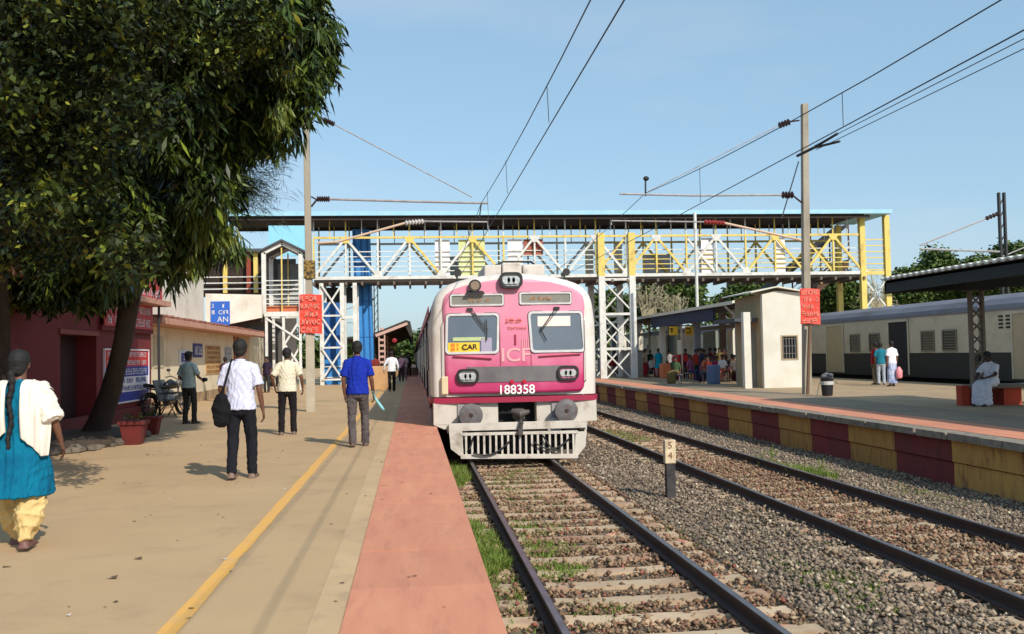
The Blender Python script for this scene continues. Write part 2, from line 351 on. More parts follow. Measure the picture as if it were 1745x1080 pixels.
# ---- grass patches
def blades(patches, name, m, label, hmin=.06, hmax=.17, wd=.007):
    xs = []; ys = []; hs = []
    for (cx, cy, rx, ry, n, h) in patches:
        a = rng.uniform(0, 6.28, n); q = np.sqrt(rng.uniform(0, 1, n))*(1+.25*np.sin(a*3+cx*9)); xs.append(cx+rx*q*np.cos(a)); ys.append(cy+ry*q*np.sin(a)); hs.append(rng.uniform(hmin, hmax, n)*h)
    x = np.concatenate(xs); y = np.concatenate(ys); h = np.concatenate(hs); n = len(x); k = (x > .5) & (np.abs(np.abs(x-2.03)-.85) > .08); x, y, h = x[k], y[k], h[k]; n = len(x)
    a = rng.uniform(0, 6.28, n); dx = np.cos(a)*wd; dy = np.sin(a)*wd; lx = rng.normal(0, .45, n)*h; ly = rng.normal(0, .45, n)*h; z = np.full(n, -.925)
    V = np.stack([np.stack([x-dx, y-dy, z], -1), np.stack([x+dx, y+dy, z], -1), np.stack([x+dx*.8+lx*.4, y+dy*.8+ly*.4, z+h*.6], -1), np.stack([x-dx*.8+lx*.4, y-dy*.8+ly*.4, z+h*.6], -1), np.stack([x+lx, y+ly, z+h], -1)], 1).reshape(-1, 3)
    b = np.arange(n)[:, None]*5; F = np.concatenate([b+np.array([[0, 1, 2]]), b+np.array([[0, 2, 3]]), b+np.array([[3, 2, 4]])])
    return tag(npmesh(name, V, F, m), label, 'grass', kind='stuff')
GR = mat('grass_blades', (.1,.15,.03), .8, island=[(0, (.075,.14,.02)), (1, (.19,.24,.05))], spec=.2)
blades([(.84, 11.2, .24, .75, 1700, 1.1), (.92, 12.6, .2, .7, 900, .8), (.76, 13.4, .16, .6, 500, .9), (.7, 10., .14, .6, 500, .8), (1.0, 10.2, .1, .9, 300, .6), (.85, 19.3, .28, 1.8, 2400, 1.1), (5.2, 22, .2, 1.5, 250, .5), (3.5, 12, .15, 1.2, 120, .5), (.9, 9.2, .25, .6, 300, .6), (2.1, 19, .5, 1.2, 500, .6), (.8, 15.2, .2, 1.6, 260, .6), (.8, 8.4, .2, 1., 160, .5), (1.6, 11.9, .34, .55, 1100, .55), (1.55, 10.7, .3, .45, 900, .5), (1.6, 13.3, .38, .7, 900, .45),
        (1.5, 17.6, .5, 2., 1400, .45), (2.0, 15.5, .5, 1.5, 500, .4), (1.7, 8.9, .35, .5, 500, .4), (4.25, 9.4, .38, .9, 1500, .45), (4.1, 10.6, .3, .5, 300, .4), (4.9, 12, .3, .7, 150, .4),
        (7.4, 17.8, .35, .8, 900, 1.3), (7.2, 19.2, .3, .6, 400, 1.1), (5.9, 27, .5, 2., 900, .8), (4.9, 14.2, .3, .6, 120, .4), (8.2, 15, .3, 1.2, 160, .6), (1.6, 6.2, .3, .4, 120, .3)], 'grass', GR, 'short green grass and weeds growing in the track ballast')
# leafy weeds on the far track
def weed(x, y, label, n=26):
    r = random.Random(int(x*100+y)); t = empty('weed', (x, y, -.92), label, 'weed')
    st = MB(); lf = MB()
    for i in range(6):
        a = r.uniform(0, 6.28); tip = Vector((x+math.cos(a)*r.uniform(.05, .2), y+math.sin(a)*r.uniform(.05, .2), -.92+r.uniform(.2, .4)))
        st.tube([(x, y, -.93), (x+(tip.x-x)*.4, y+(tip.y-y)*.4, -.75), tip], .005, 4)
        for k in range(n//3):
            q = Vector((x, y, -.9)).lerp(tip, r.uniform(.25, 1.)); b = r.uniform(0, 6.28); L = r.uniform(.05, .09); d = Vector((math.cos(b), math.sin(b), r.uniform(-.3, .6)))*L; s_ = d.cross(Vector((0, 0, 1))).normalized()*L*.28
            lf.add([q, q+d*.5+s_, q+d, q+d*.5-s_], [(0, 1, 2, 3)])
    st.build('stem', MATS['grass_blades'], t); tag(lf.build('foliage', GR, t), kind='stuff')
weed(7.55, 17.6, 'leafy green weed beside the right rail of the far track, nearest of three'); weed(7.1, 19.4, 'small green weed between the far track rails below the ochre panels'); weed(7.5, 19.9, 'low leafy weed against the right rail of the far track, furthest back of three')
# scraps of broken tile, paper and pale stones in the ballast
r = random.Random(5); sc = MB()
for (px, py) in ((1165,925),(1195,958),(1265,1010),(1290,1045),(1215,990),(1100,860),(1045,912),(1430,880),(1560,1035),(1340,1070),(1510,930),(1390,812)):
    p = PZ(px, py, -.9); a = r.uniform(0, 3); d = Vector((math.cos(a), math.sin(a), 0)); e = Vector((-d.y, d.x, 0)); L = r.uniform(.06, .16); W = r.uniform(.03, .06)
    sc.prism([p-d*L-e*W, p+d*L-e*W*.6, p+d*L*.8+e*W, p-d*L*.9+e*W*.8], (0, 0, .025))
tag(sc.build('broken_slab_pieces', mat('broken_slab', lin((205,180,150)), .9, lin((190,105,85)), 1.2, amt=.2)), 'pale and reddish broken slab pieces lying in the ballast', 'rubble', kind='stuff')
# kilometre post between the tracks
kp = PZ(1143, 850, -.9); t = empty('marker_post', kp, 'short black and white kilometre post standing in the gravel between tracks', 'marker post')
x, y = kp.x, kp.y
MB().box((x-.075, y-.06, -.95), (x+.075, y+.06, -.32)).build('post', mat('black_paint', lin((34,32,34)), .7, lin((70,66,66)), 9), t, bevel=.008)
pl_ = MB().box((x-.095, y-.075, -.32), (x+.085, y+.06, .06)).build('white_top', mat('cream_paint', lin((222,205,175)), .8, lin((190,165,130)), 12), t, bevel=.01)
BRN = mat('brown_lettering', lin((120,70,45)), .8)
text('5', .15, BRN, t, (x-.01, y-.079, -.03)); text('4', .15, BRN, t, (x-.01, y-.079, -.19))
# ================================================================= PINK TRAIN
TY = 20.5; TCX = 2.17; HW = 1.79
WZ = [(-.9,1.75),(1.7,1.79),(2.2,1.78),(2.6,1.73),(2.8,1.66),(2.93,1.54),(3.03,1.36),(3.12,1.08),(3.19,.7),(3.23,.33),(3.245,0.)]
def WO(z):
    for (a, b), (c, d) in zip(WZ, WZ[1:]):
        if a <= z <= c: return b+(d-b)*(z-a)/(c-a)
    return 0.
PW = mat('train_white', lin((224,219,212)), .45, lin((204,196,188)), 1.6, dirt=lin((158,132,116)), damt=.65, dsc=1.5, stretch=(1, 1, .45), bump=.05)
m = mat('train_pink', lin((205,60,112)), .4)
# magenta paint: paler towards the roof, broken up by noise
n = m.node_tree.nodes; l = m.node_tree.links; b = n['Principled BSDF']
g = n.new('ShaderNodeNewGeometry'); sx_ = n.new('ShaderNodeSeparateXYZ'); l.new(g.outputs['Position'], sx_.inputs[0])
nz = n.new('ShaderNodeTexNoise'); nz.inputs['Scale'].default_value = 1.6; nz.inputs['Detail'].default_value = 8; l.new(g.outputs['Position'], nz.inputs[0])
ad = n.new('ShaderNodeMath'); ad.operation = 'MULTIPLY_ADD'; ad.inputs[1].default_value = 1.2; l.new(nz.outputs[0], ad.inputs[0]); l.new(sx_.outputs[2], ad.inputs[2])
cr = n.new('ShaderNodeValToRGB'); mr = n.new('ShaderNodeMapRange'); mr.inputs[1].default_value = 1.0; mr.inputs[2].default_value = 3.1; l.new(ad.outputs[0], mr.inputs[0]); l.new(mr.outputs[0], cr.inputs[0])
e = cr.color_ramp.elements; e[0].color = (*lin((160,26,80)), 1); e[1].color = (*lin((222,142,166)), 1); q = e.new(.28); q.color = (*lin((190,58,108)), 1); q = e.new(.5); q.color = (*lin((210,118,148)), 1)
l.new(cr.outputs[0], b.inputs['Base Color']); PINK = m
PWS = mat('soiled_train_white', lin((212,205,196)), .6, lin((184,174,162)), 2.5, amt=.6, dirt=lin((120,98,82)), dsc=2.4, damt=.75, bump=.1)
STR = mat('train_maroon_stripe', lin((158,34,66)), .45)
train = empty('electric_train', (TCX, TY, -.72), 'pink and white electric suburban train standing at the left platform', 'train')
FR = [(.90, 0.), (.955, .03), (.985, .09), (1., .2)]
def outline(z0, zc=3.245, n=40):
    zs_ = [z0+(2.2-z0)*i/6 for i in range(6)]+[2.2+(zc-2.2)*math.sin(math.pi/2*i/14) for i in range(15)]
    return [(-WO(z), z) for z in zs_]+[(WO(z), z) for z in reversed(zs_[:-1])]
def fy(x, off=0.): return TY+.13*((x-TCX)/HW)**2-off
# shell of the leading car
def shell(y0, y1, m, parent, name, z0=.62, nose=True):
    ol = outline(z0); mb = MB(); rings = []
    cz = 1.5
    if nose: rings = [(.93, 0.), (.965, .035), (.99, .10), (1., .22)]
    else: rings = [(.96, 0), (1., .06)]
    allr = rings+[(1., y1-y0-.08), (.96, y1-y0)]
    V = []
    for (s_, dy) in allr:
        for (a, z) in ol:
            aa = a*s_; zz = cz+(z-cz)*s_ if z > cz else z
            V.append((TCX+aa, y0+dy+(.13*(aa/HW)**2 if nose and dy < .3 else 0), zz))
    n_ = len(ol); F = []
    for i in range(len(allr)-1):
        for k in range(n_-1): F.append((i*n_+k, i*n_+k+1, (i+1)*n_+k+1, (i+1)*n_+k))
    F.append(tuple(range(n_-1, -1, -1))); F.append(tuple((len(allr)-1)*n_+k for k in range(n_)))
    mb.add(V, F); return mb.build(name, m, parent, smooth=False)
SIDE = mat('train_side_paint', lin((176,160,160)), .5, lin((150,130,132)), 2, dirt=lin((110,80,78)), damt=.5, dsc=2)
front = shell(TY, TY+1.6, PW, train, 'cab_shell')
front.data.shade_smooth()
try:
    front.data.set_sharp_from_angle(angle=R(38))
except Exception: pass
# face panel in pink, rows across
def face_patch(name, m, z0, z1, wf, off, parent, nz_=40, nx=28, th=.012):
    mb = MB(); V = []; F = []
    for j in range(nz_+1):
        z = z0+(z1-z0)*j/nz_; w_ = max(wf(z), .001)
        for i in range(nx+1):
            x = TCX-w_+2*w_*i/nx; V.append((x, fy(x, off), z))
    for j in range(nz_):
        for i in range(nx): q = j*(nx+1)+i; F.append((q, q+1, q+nx+2, q+nx+1))
    mb.add(V, F); o = mb.build(name, m, parent, smooth=True)
    so_ = o.modifiers.new('solid', 'SOLIDIFY'); so_.thickness = th; so_.offset = -1
    return o
def pinkw(z):
    s_ = .925; zz = 1.5+(z-1.5)/s_ if z > 1.5 else z
    w_ = WO(zz)*s_; mg = .15 if z < 2.1 else max(.15-(z-2.1)*.2, .0)
    w_ = min(w_-.012, WO(min(zz, 3.2))*s_-mg)
    if z < .85: w_ -= .22*(1-math.sqrt(max(0, 1-((.85-z)/.22)**2)))
    return w_
fp = face_patch('pink_front_panel', PINK, .68, 3.09, pinkw, .012, train)
def on(px, py): p = P(px, py, TY); return p.x, p.z
def rrect(x0, x1, z0, z1, r, n=4, skew=0.):
    out = []
    for cx, cz, a0 in ((x1-r, z0+r, -90), (x1-r, z1-r, 0), (x0+r, z1-r, 90), (x0+r, z0+r, 180)):
        for k in range(n+1): a = R(a0+90*k/n); out.append((cx+r*math.cos(a)+(skew if cz > (z0+z1)/2 else 0), cz+r*math.sin(a)))
    return out
def plate(name, pts, m, off, th, parent, inner=None, smooth=False):
    """plate (or ring when inner given) lying on the cab front, off = how proud its face is"""
    mb = MB(); n_ = len(pts)
    if inner is None:
        V = [(x, fy(x, off), z) for x, z in pts]+[(x, fy(x, off-th), z) for x, z in pts]
        mb.add(V, [tuple(range(n_)), tuple(range(2*n_-1, n_-1, -1))]+[(i, i+n_, (i+1) % n_+n_, (i+1) % n_) for i in range(n_)])
    else:
        V = [(x, fy(x, off), z) for x, z in pts]+[(x, fy(x, off), z) for x, z in inner]+[(x, fy(x, off-th), z) for x, z in pts]+[(x, fy(x, off-th), z) for x, z in inner]
        F = []
        for i in range(n_):
            j = (i+1) % n_; F += [(i, j, n_+j, n_+i), (i, 2*n_+i, 2*n_+j, j), (n_+i, n_+j, 3*n_+j, 3*n_+i), (2*n_+i, 3*n_+i, 3*n_+j, 2*n_+j)]
        mb.add(V, F)
    return mb.build(name, m, parent)
FRM = mat('window_frame_white', lin((215,214,214)), .5, lin((190,186,188)), 5)
GL = mat('cab_glass', lin((96,112,128)), .08, lin((84,98,116)), 1.2, spec=.9)
def framed(pn, x0, x1, z0, z1, r, b_, glass, sk=0.):
    plate(pn+'_seal', rrect(x0-.012, x1+.012, z0-.012, z1+.012, r*1.1, skew=sk), mat('rubber_seal', (.03,.028,.03), .7), .019, .018, train, rrect(x0+.01, x1-.01, z0+.01, z1-.01, r, skew=sk))
    f_ = plate(pn+'_frame', rrect(x0, x1, z0, z1, r, skew=sk), FRM, .045, .045, train, rrect(x0+b_, x1-b_, z0+b_, z1-b_, r*.7, skew=sk))
    return plate(pn, rrect(x0+b_-.01, x1-b_+.01, z0+b_-.01, z1-b_+.01, r*.7, skew=sk), glass, .024, .02, train), f_
(ax, az), (bx, bz) = on(759, 604), on(849, 533)
gw, _ = framed('windscreen', ax, bx, az, bz, .09, .05, GL, .02)
(cx_, cz_), (dx_, dz_) = on(904, 601), on(997, 529)
gw2, _ = framed('windscreen', cx_, dx_, cz_, dz_, .09, .05, GL, -.04)
GREYD = mat('destination_glass', lin((140,138,128)), .25, lin((120,120,112)), 6)
(x0, z0), (x1, z1) = on(767, 522), on(858, 500)
framed('destination_display', x0, x1, z0, z1, .04, .035, GREYD); 
(x2, z2), (x3, z3) = on(885, 519), on(974, 497)
framed('destination_display', x2, x3, z2, z3, .04, .035, GREYD)
ORG = mat('faded_orange_print', lin((196,140,96)), .8); o_ = MB(); scribble(o_, (x0+.35, fy(TCX-.7, .027), (z0+z1)/2-.05), (1, 0, 0), (0, 0, 1), .55, .1, 1, 3, (0, -.012, 0)); scribble(o_, (x2+.2, fy(TCX+.7, .027), (z2+z3)/2-.05), (1, 0, 0), (0, 0, 1), .55, .1, 1, 4, (0, -.012, 0)); o_.build('display_print', ORG, train)
# things behind the screens: CAR board, paper notices
YB = mat('yellow_board', lin((246,206,60)), .6)
(x0, z0), (x1, z1) = on(764, 600), on(817, 583)
plate('yellow_board', [(x0, z0), (x1, z0), (x1, z1), (x0, z1)], YB, .034, .008, train)
text('CAR', .155, mat('sign_black', (.015,.012,.01), .7), train, ((x0+x1)/2+.12, fy(x0+.5, .042), (z0+z1)/2), bold=.02, sx=1.05)
o_ = MB()
for k in range(2):
    for j in range(2): o_.cbox((x0+.1+k*.12, fy(x0+.1, .04), z0+.06+j*.09), (.085, .004, .07))
o_.build('orange_mark', mat('sign_orange', lin((236,130,40)), .6), train)
(x0, z0), (x1, z1) = on(772, 581), on(826, 574); plate('notice_strip', [(x0, z0), (x1, z0), (x1, z1), (x0, z1)], mat('pale_green_notice', lin((190,205,150)), .7), .032, .007, train)
(x0, z0), (x1, z1) = on(820, 600), on(838, 580); plate('notice_strip', [(x0, z0), (x1, z0), (x1, z1+.06), (x0, z1+.06)], mat('lilac_notice', lin((168,160,185)), .7), .032, .007, train)
(x0, z0), (x1, z1) = on(916, 556), on(972, 538); plate('sun_blind', [(x0, z0), (x1, z0), (x1, z1), (x0, z1)], mat('cream_blind', lin((238,222,214)), .7), .032, .007, train)
# wipers
for a, b_, c_ in (((799,527),(829,562),(829,580)), ((947,525),(921,562),(931,580))):
    (xa, za), (xb, zb), (xc, zc) = on(*a), on(*b_), on(*c_); w_ = MB()
    w_.tube([(xa, fy(xa, .05), za), (xb, fy(xb, .09), zb)], .013, 6); w_.tube([(xa+.06, fy(xa, .05), za), (xb+.03, fy(xb, .09), zb)], .009, 6)
    w_.cbox((xa+.02, fy(xa, .03), za), (.12, .06, .06)); w_.tube([(xb-.01, fy(xb, .07), zb+.22 if a[0] < 850 else zb+.05), (xb, fy(xb, .075), zb), (xc, fy(xc, .07), zc)], .012, 5); w_.build('wiper', DARKM, train)
# sills under screens
for a, b_ in (((772,607),(838,611)), ((918,607),(990,603))):
    (xa, za), (xb, zb) = on(*a), on(*b_); MB().bar((xa, fy(xa, .03), za), (xb, fy(xb, .03), zb), .05, .03).build('sill_step', STR, train, bevel=.006)
# emblem text and ICF
PALE = mat('pale_lettering', lin((236,168,172)), .6); RED_ = mat('faded_red_lettering', lin((226,108,96)), .6)
cx1, cz1 = on(880, 607)
text('ICF', .40, PALE, train, (cx1-.02, fy(cx1, .022), cz1+.02), sx=1.15, bold=.012)
o_ = MB(); (xa, za) = on(858, 553)
scribble(o_, (xa, fy(TCX, .026), za), (1, 0, 0), (0, 0, 1), .48, .16, 1, 11, (0, 0, 0), 1.); (xa, za) = on(862, 563); scribble(o_, (xa, fy(TCX, .026), za), (1, 0, 0), (0, 0, 1), .5, .09, 1, 12, (0, 0, 0), 1.)
o_.build('lettering', RED_, train)
(xa, za) = on(878, 578); MB().box((xa-.02, fy(TCX, .03), za-.12), (xa+.02, fy(TCX, .016), za+.1)).build('door_handle', STR, train)
o_ = MB(); (xa, za) = on(889, 590)
for k in range(4): o_.box((xa+k*.045, fy(TCX, .026), za-.02), (xa+k*.045+.014, fy(TCX, .018), za+.17))
o_.build('lettering', PALE, train)
o_ = MB(); (xa, za) = on(860, 575)
o_.tube([(TCX-.32, fy(TCX, .016), 2.2), (TCX-.32, fy(TCX, .016), 1.0)], .006, 4); o_.tube([(TCX+.34, fy(TCX, .016), 2.2), (TCX+.34, fy(TCX, .016), 1.0)], .006, 4); o_.build('door_seam', STR, train)
# grey band with headlights
(x0, z0), (x1, z1) = on(800, 652), on(962, 622)
GB = mat('dark_grey_band', lin((92,88,92)), .5, lin((120,116,116)), 2.5, amt=.5)
V = []; F = []
for j in range(5):
    for i in range(25): x_ = x0-.05+(x1+.13-x0)*i/24; V.append((x_, fy(x_, .028), z0+(z1-z0)*j/4))
F = [(j*25+i, j*25+i+1, j*25+i+26, j*25+i+25) for j in range(4) for i in range(24)]; o = MB().add(V, F).build('grey_band', GB, train); q = o.modifiers.new('s', 'SOLIDIFY'); q.thickness = .015; q.offset = -1
def lamp(px, py, rw, rh, name, lens, n=16, pr=.09):
    cx, cz = on(px, py); pts = rrect(cx-rw, cx+rw, cz-rh, cz+rh, rh*.75); inn = rrect(cx-rw*.78, cx+rw*.78, cz-rh*.72, cz+rh*.72, rh*.5)
    h = plate(name, pts, mat('lamp_housing_black', (.012,.012,.013), .5), pr, pr, train, inn)
    L = plate('lens', inn, lens, pr-.045, .02, h)
    o = MB(); 
    for k in (-1, 0, 1):
        o.tube([(cx+k*rw*.42, fy(cx, pr-.05), cz), (cx+k*rw*.42, fy(cx, pr-.01), cz)], [rh*.42, rh*.5], 12)
    o.build('reflector', mat('lamp_reflector', lin((225,228,225)), .15, lin((160,165,170)), 30, metal=.4), h); return h
LENS = mat('lamp_lens', lin((212,214,208)), .12, lin((150,155,158)), 25)
lamp(797, 641, .235, .155, 'headlight', LENS); lamp(968, 635, .235, .155, 'headlight', mat('pink_lamp_lens', lin((214,130,168)), .15, lin((196,100,140)), 20)); lamp(870, 478, .245, .17, 'headlight', LENS, pr=.16)
# shoulders on which the top headlight sits, small horn speaker left of it
hx, hz = on(809, 487); h = MB().tube([(hx, fy(hx, -.15), hz), (hx, fy(hx, .1), hz)], [.07, .135], 16).build('horn', DARKM, train, smooth=False)
MB().tube([(hx, fy(hx, .101), hz), (hx, fy(hx, .11), hz)], [.10, .09], 16).build('horn_mouth', mat('brass', lin((150,130,110)), .4, metal=.5), h)
MB().add([(hx-.2, fy(hx, .12), hz-.15), (hx+.2, fy(hx, .12), hz-.15), (hx+.12, fy(hx, -.1), hz-.05), (hx-.12, fy(hx, -.1), hz-.05), (hx-.2, fy(hx, .12), hz-.19), (hx+.2, fy(hx, .12), hz-.19), (hx+.12, fy(hx, -.1), hz-.19), (hx-.12, fy(hx, -.1), hz-.19)], [(0,1,2,3),(4,7,6,5),(0,4,5,1),(1,5,6,2),(2,6,7,3),(3,7,4,0)]).build('bracket', DARKM, train)
for px, py in ((779, 466), (962, 465)):
    a = P(px, py, TY+.5); o_ = MB(); o_.tube([a+Vector((0, -.25, 0)), a+Vector((0, 0, 0)), a+Vector((0, .3, -.02))], [.085, .04, .04], 12); o_.tube([a+Vector((0, .05, 0)), a+Vector((0, .05, -.25))], .02, 6); o_.build('air_horn', DARKM, train)
# red tail lamps, number, stripes
for px in (872, 893):
    x_, z_ = on(px, 650); MB().tube([(x_, fy(x_, 0), z_), (x_, fy(x_, .05), z_)], .045, 12).build('tail_lamp', mat('red_lens', lin((190,24,48)), .2), train)
x_, z_ = on(880, 664); text('188358', .265, mat('number_white', lin((240,238,235)), .6), train, (x_, fy(x_, .024), z_), bold=.015, sx=1.0)
for xs_, zz0, zz1 in ((-1.52, .9, 2.2), (1.52, .9, 2.2)):
    x_ = TCX+xs_; MB().tube([(x_, fy(x_, 0), zz0), (x_, fy(x_, .07), zz0+.03), (x_, fy(x_, .07), zz1-.03), (x_, fy(x_, 0), zz1)], .014, 6).build('grab_rail', PW, train)
x_, z_ = on(758, 656); MB().box((x_-.07, fy(x_, .11), z_-.2), (x_+.07, fy(x_, -.05), z_+.18)).build('marker_lamp_box', mat('beige_lamp', lin((214,196,160)), .5), train, bevel=.02)
def stripe(z0, z1, m, name):
    ys0 = TY; V = []; xs_ = [TCX-HW*.965+2*HW*.965*i/24 for i in range(25)]
    mb = MB()
    pr = [(x, fy(x, .012)) for x in xs_]; pr = [(TCX-HW-.012, TY+1.6), (TCX-HW-.012, TY+.30)]+pr+[(TCX+HW+.012, TY+.30), (TCX+HW+.012, TY+1.6)]
    for i in range(len(pr)-1):
        (xa, ya), (xb, yb) = pr[i], pr[i+1]; mb.add([(xa, ya, z0), (xb, yb, z0), (xb, yb, z1), (xa, ya, z1)], [(0, 1, 2, 3)])
    o = mb.build(name, m, train); s_ = o.modifiers.new('solid', 'SOLIDIFY'); s_.thickness = .02; s_.offset = 0; return o
_, zs1 = on(880, 675.5); _, zs0 = on(880, 685); stripe(zs0, zs1, STR, 'maroon_stripe')
# buffer beam and skirt (white) below the stripe
yb = TY+.10
_, zb1 = on(880, 687); 
sk_ = MB()
def poly_plate(mb, pts, y, th): mb.prism([(x, y, z) for x, z in pts], (0, th, 0))
xl, xr = TCX-1.75, TCX+1.75; ocx = TCX+.0
(gx0, gz0), (gx1, gz1) = on(850, 722), on(915, 688)
sk_.box((xl, yb, gz0), (gx0, yb+.5, zb1+.04)); sk_.box((gx1, yb, gz0), (xr, yb+.5, zb1+.04)); sk_.box((xl+.28, yb-.02, gz0-.18), (xr-.22, yb+.4, gz0-.002))
poly_plate(sk_, [(xl, gz0), (xl+.3, gz0), (xl+.3, gz0-.1), (xl+.22, gz0-.1)], yb+.003, .4)
sk_.build('buffer_beam', PWS, train, bevel=.01)
MB().box((gx0, yb+.35, gz0), (gx1, yb+.45, zb1)).build('coupler_recess', BLACK, train)
# cattle guard: white frame, vertical bars
yc = TY-.32
def oc(px, py): p = P(px, py, yc); return p.x, p.z
c_l, c_r = oc(765, 735), oc(1000, 735); bl, br_ = oc(785, 778), oc(985, 777); i1, i2 = oc(788, 740), oc(981, 736); j1, j2 = oc(790, 775), oc(979, 772)
cg = MB()
poly_plate(cg, [c_l, (i1[0], c_l[1]), i1, j1, bl, oc(768, 765)], yc, .05); poly_plate(cg, [(i2[0], c_r[1]), c_r, oc(998, 760), br_, j2, i2], yc, .05)
cg.bar((i1[0]-.05, yc+.02, i1[1]), (i2[0]+.05, yc+.02, i2[1]), .07, .06); cg.bar((bl[0], yc+.02, bl[1]), (br_[0], yc+.02, br_[1]), .09, .09)
cg.box((c_l[0], yc+.05, c_l[1]-.05), (c_l[0]+.04, yb+.3, gz0+.0)); cg.box((c_r[0]-.04, yc+.05, c_r[1]-.05), (c_r[0], yb+.3, gz0))
cg.box((c_l[0], yc, c_l[1]), (c_r[0], yc+.04, c_l[1]+.16)); cgo = cg.build('cattle_guard_frame', PWS, train, bevel=.006)
nb = 19
for k in range(nb):
    f_ = (k+.6)/nb; x_ = i1[0]+(i2[0]-i1[0])*f_; zt = i1[1]+(i2[1]-i1[1])*f_; zb_ = j1[1]+(j2[1]-j1[1])*f_
    MB().box((x_-.021, yc-.005, zb_-.03), (x_+.021, yc+.035, zt)).build('guard_bar', PWS, train)
MB().box((c_l[0]+.1, yc+.35, bl[1]+.05), (c_r[0]-.1, yc+.4, gz0)).build('under_frame', BLACK, train)
# buffers
BUF = mat('buffer_steel', lin((112,108,110)), .5, lin((72,70,74)), 5, amt=.3, dirt=lin((140,82,56)), dsc=5, damt=.8, bump=.2)
for px, py in ((803, 708), (966, 700)):
    p = P(px, py, TY-.35); b_ = MB().tube([(p.x, TY+.1, p.z), (p.x, TY-.22, p.z)], [.14, .12], 18).build('buffer', BUF, train)
    MB().tube([(p.x, TY-.2, p.z), (p.x, TY-.27, p.z), (p.x, TY-.30, p.z), (p.x, TY-.315, p.z)], [.235, .25, .24, .15], 28).build('buffer_head', BUF, b_, smooth=False)
    MB().tube([(p.x, TY-.31, p.z), (p.x, TY-.33, p.z)], [.05, .035], 10).build('buffer_bolt', RUST, b_)
    MB().tube([(p.x, TY+.08, p.z), (p.x, TY-.02, p.z)], .19, 16).build('buffer_flange', RUST, b_)
    MB().box((p.x-.26, TY+.06, p.z-.24), (p.x+.20, TY+.101, p.z+.24)).build('buffer_plate', mat('grey_plate', lin((150,148,150)), .6), b_)
# coupler with chain and hoses
px_, pz_ = on(883, 704); o_ = MB()
o_.cbox((px_, TY-.05, pz_), (.22, .5, .2)); o_.tube([(px_-.15, TY-.25, pz_+.06), (px_, TY-.35, pz_), (px_+.2, TY-.28, pz_+.05)], [.05, .09, .04], 8); o_.tube([(px_, TY-.3, pz_+.05), (px_+.02, TY-.42, pz_-.18), (px_-.02, TY-.38, pz_-.38)], [.045, .04, .06], 8)
o_.cbox((px_, TY-.4, pz_-.36), (.1, .08, .14)); o_.build('coupler', mat('greasy_steel', lin((58,52,52)), .6, lin((95,88,84)), 9), train, bevel=.01)
for (a, b_, sag) in (((806,772),(872,748),.16), ((908,752),(972,745),.2), ((925,742),(955,768),.1), ((806,745),(800,765),.02)):
    A_ = P(*a, yc-.06); B_ = P(*b_, yc-.06); MB().tube([A_.lerp(B_, k/8)+Vector((0, -.02, -sag*math.sin(math.pi*k/8))) for k in range(9)], .019, 6).build('brake_hose', DARKM, train, smooth=True)
# grey smudged disc plates on the skirt (cylinders behind)
for px, py in ((783, 738), (945, 725)):
    p = P(px, py, TY-.01); MB().tube([(p.x, TY+.06, p.z), (p.x, TY-.02, p.z)], .17, 18).build('air_cock_cover', mat('pale_grey_plate', lin((176,178,180)), .6), train)
# roof gear
for (a, b_, h_) in (((822,462),(850,450),0), ((852,462),(884,446),0), ((886,460),(922,449),0)):
    A_ = P(*a, TY+2.6); B_ = P(*b_, TY+2.6); MB().box((A_.x, TY+2., A_.z-.25), (B_.x, TY+4.2, B_.z-.07)).build('roof_box', PWS, train, bevel=.03)
A_ = P(846, 446, TY+5); MB().tube([P(820,463,TY+4.5), P(858,446,TY+5), P(905,446,TY+5.4), P(925,463,TY+4.5)], .03, 6).build('pantograph', DARKM, train)
# cars behind: body, roof, doors, windows along the visible left side (mirrored right)
WINM = mat('coach_window_dark', (.02,.024,.03), .3)
DOORV = mat('doorway_dark', (.01,.01,.012), .8)
bodies = []
def car(y0, y1, skip=0.):
    b_ = shell(y0, y1, SIDE, train, 'coach_body', z0=.0 if not skip else .0, nose=False); b_.data.shade_flat()
    for sd_ in (-1, 1):
        X = TCX+sd_*(HW+.004); y = y0+1.4+skip; k = 0
        while y < y1-1.2:
            if k % 4 == 1:
                MB().box((X-.02, y, .42), (X+.02, y+1.2, 2.35)).build('doorway', DOORV, b_); MB().tube([(X+sd_*.04, y-.06, .7), (X+sd_*.04, y-.06, 1.8)], .018, 5).build('grab_rail', WHITE, b_); y += 1.9
            else:
                w2 = MB().box((X-.015, y, 1.15), (X+.015, y+1.05, 1.95)).build('coach_window', WINM, b_)
                f2 = MB(); 
                for q in range(4): f2.box((X+sd_*.02-.012, y, 1.25+q*.2), (X+sd_*.02+.012, y+1.05, 1.28+q*.2))
                y += 1.5
            k += 1
        MB().box((X-.012, y0, .30), (X+.012, y1, .50)).build('maroon_stripe', STR, b_); MB().box((X-.010, y0, 2.42), (X+.010, y1, 2.62)).build('maroon_stripe', STR, b_)
    MB().box((TCX-1.3, y0+.5, -.62), (TCX+1.3, y1-.5, -.002)).build('under_gear', DARKM, b_)
    for yy in (y0+2, y0+4.4, y1-4.4, y1-2):
        for sx in (-.85, .85): MB().tube([(2.03+sx-.06, yy, -.26), (2.03+sx+.06, yy, -.26)], .46, 20).build('wheel', RUST, b_)
y = TY+1.6
for k in range(6): car(y, y+20.2); MB().box((TCX-1.2, y+20.2, .1), (TCX+1.2, y+20.7, 2.7)).build('gangway', DARKM, train); y += 20.7
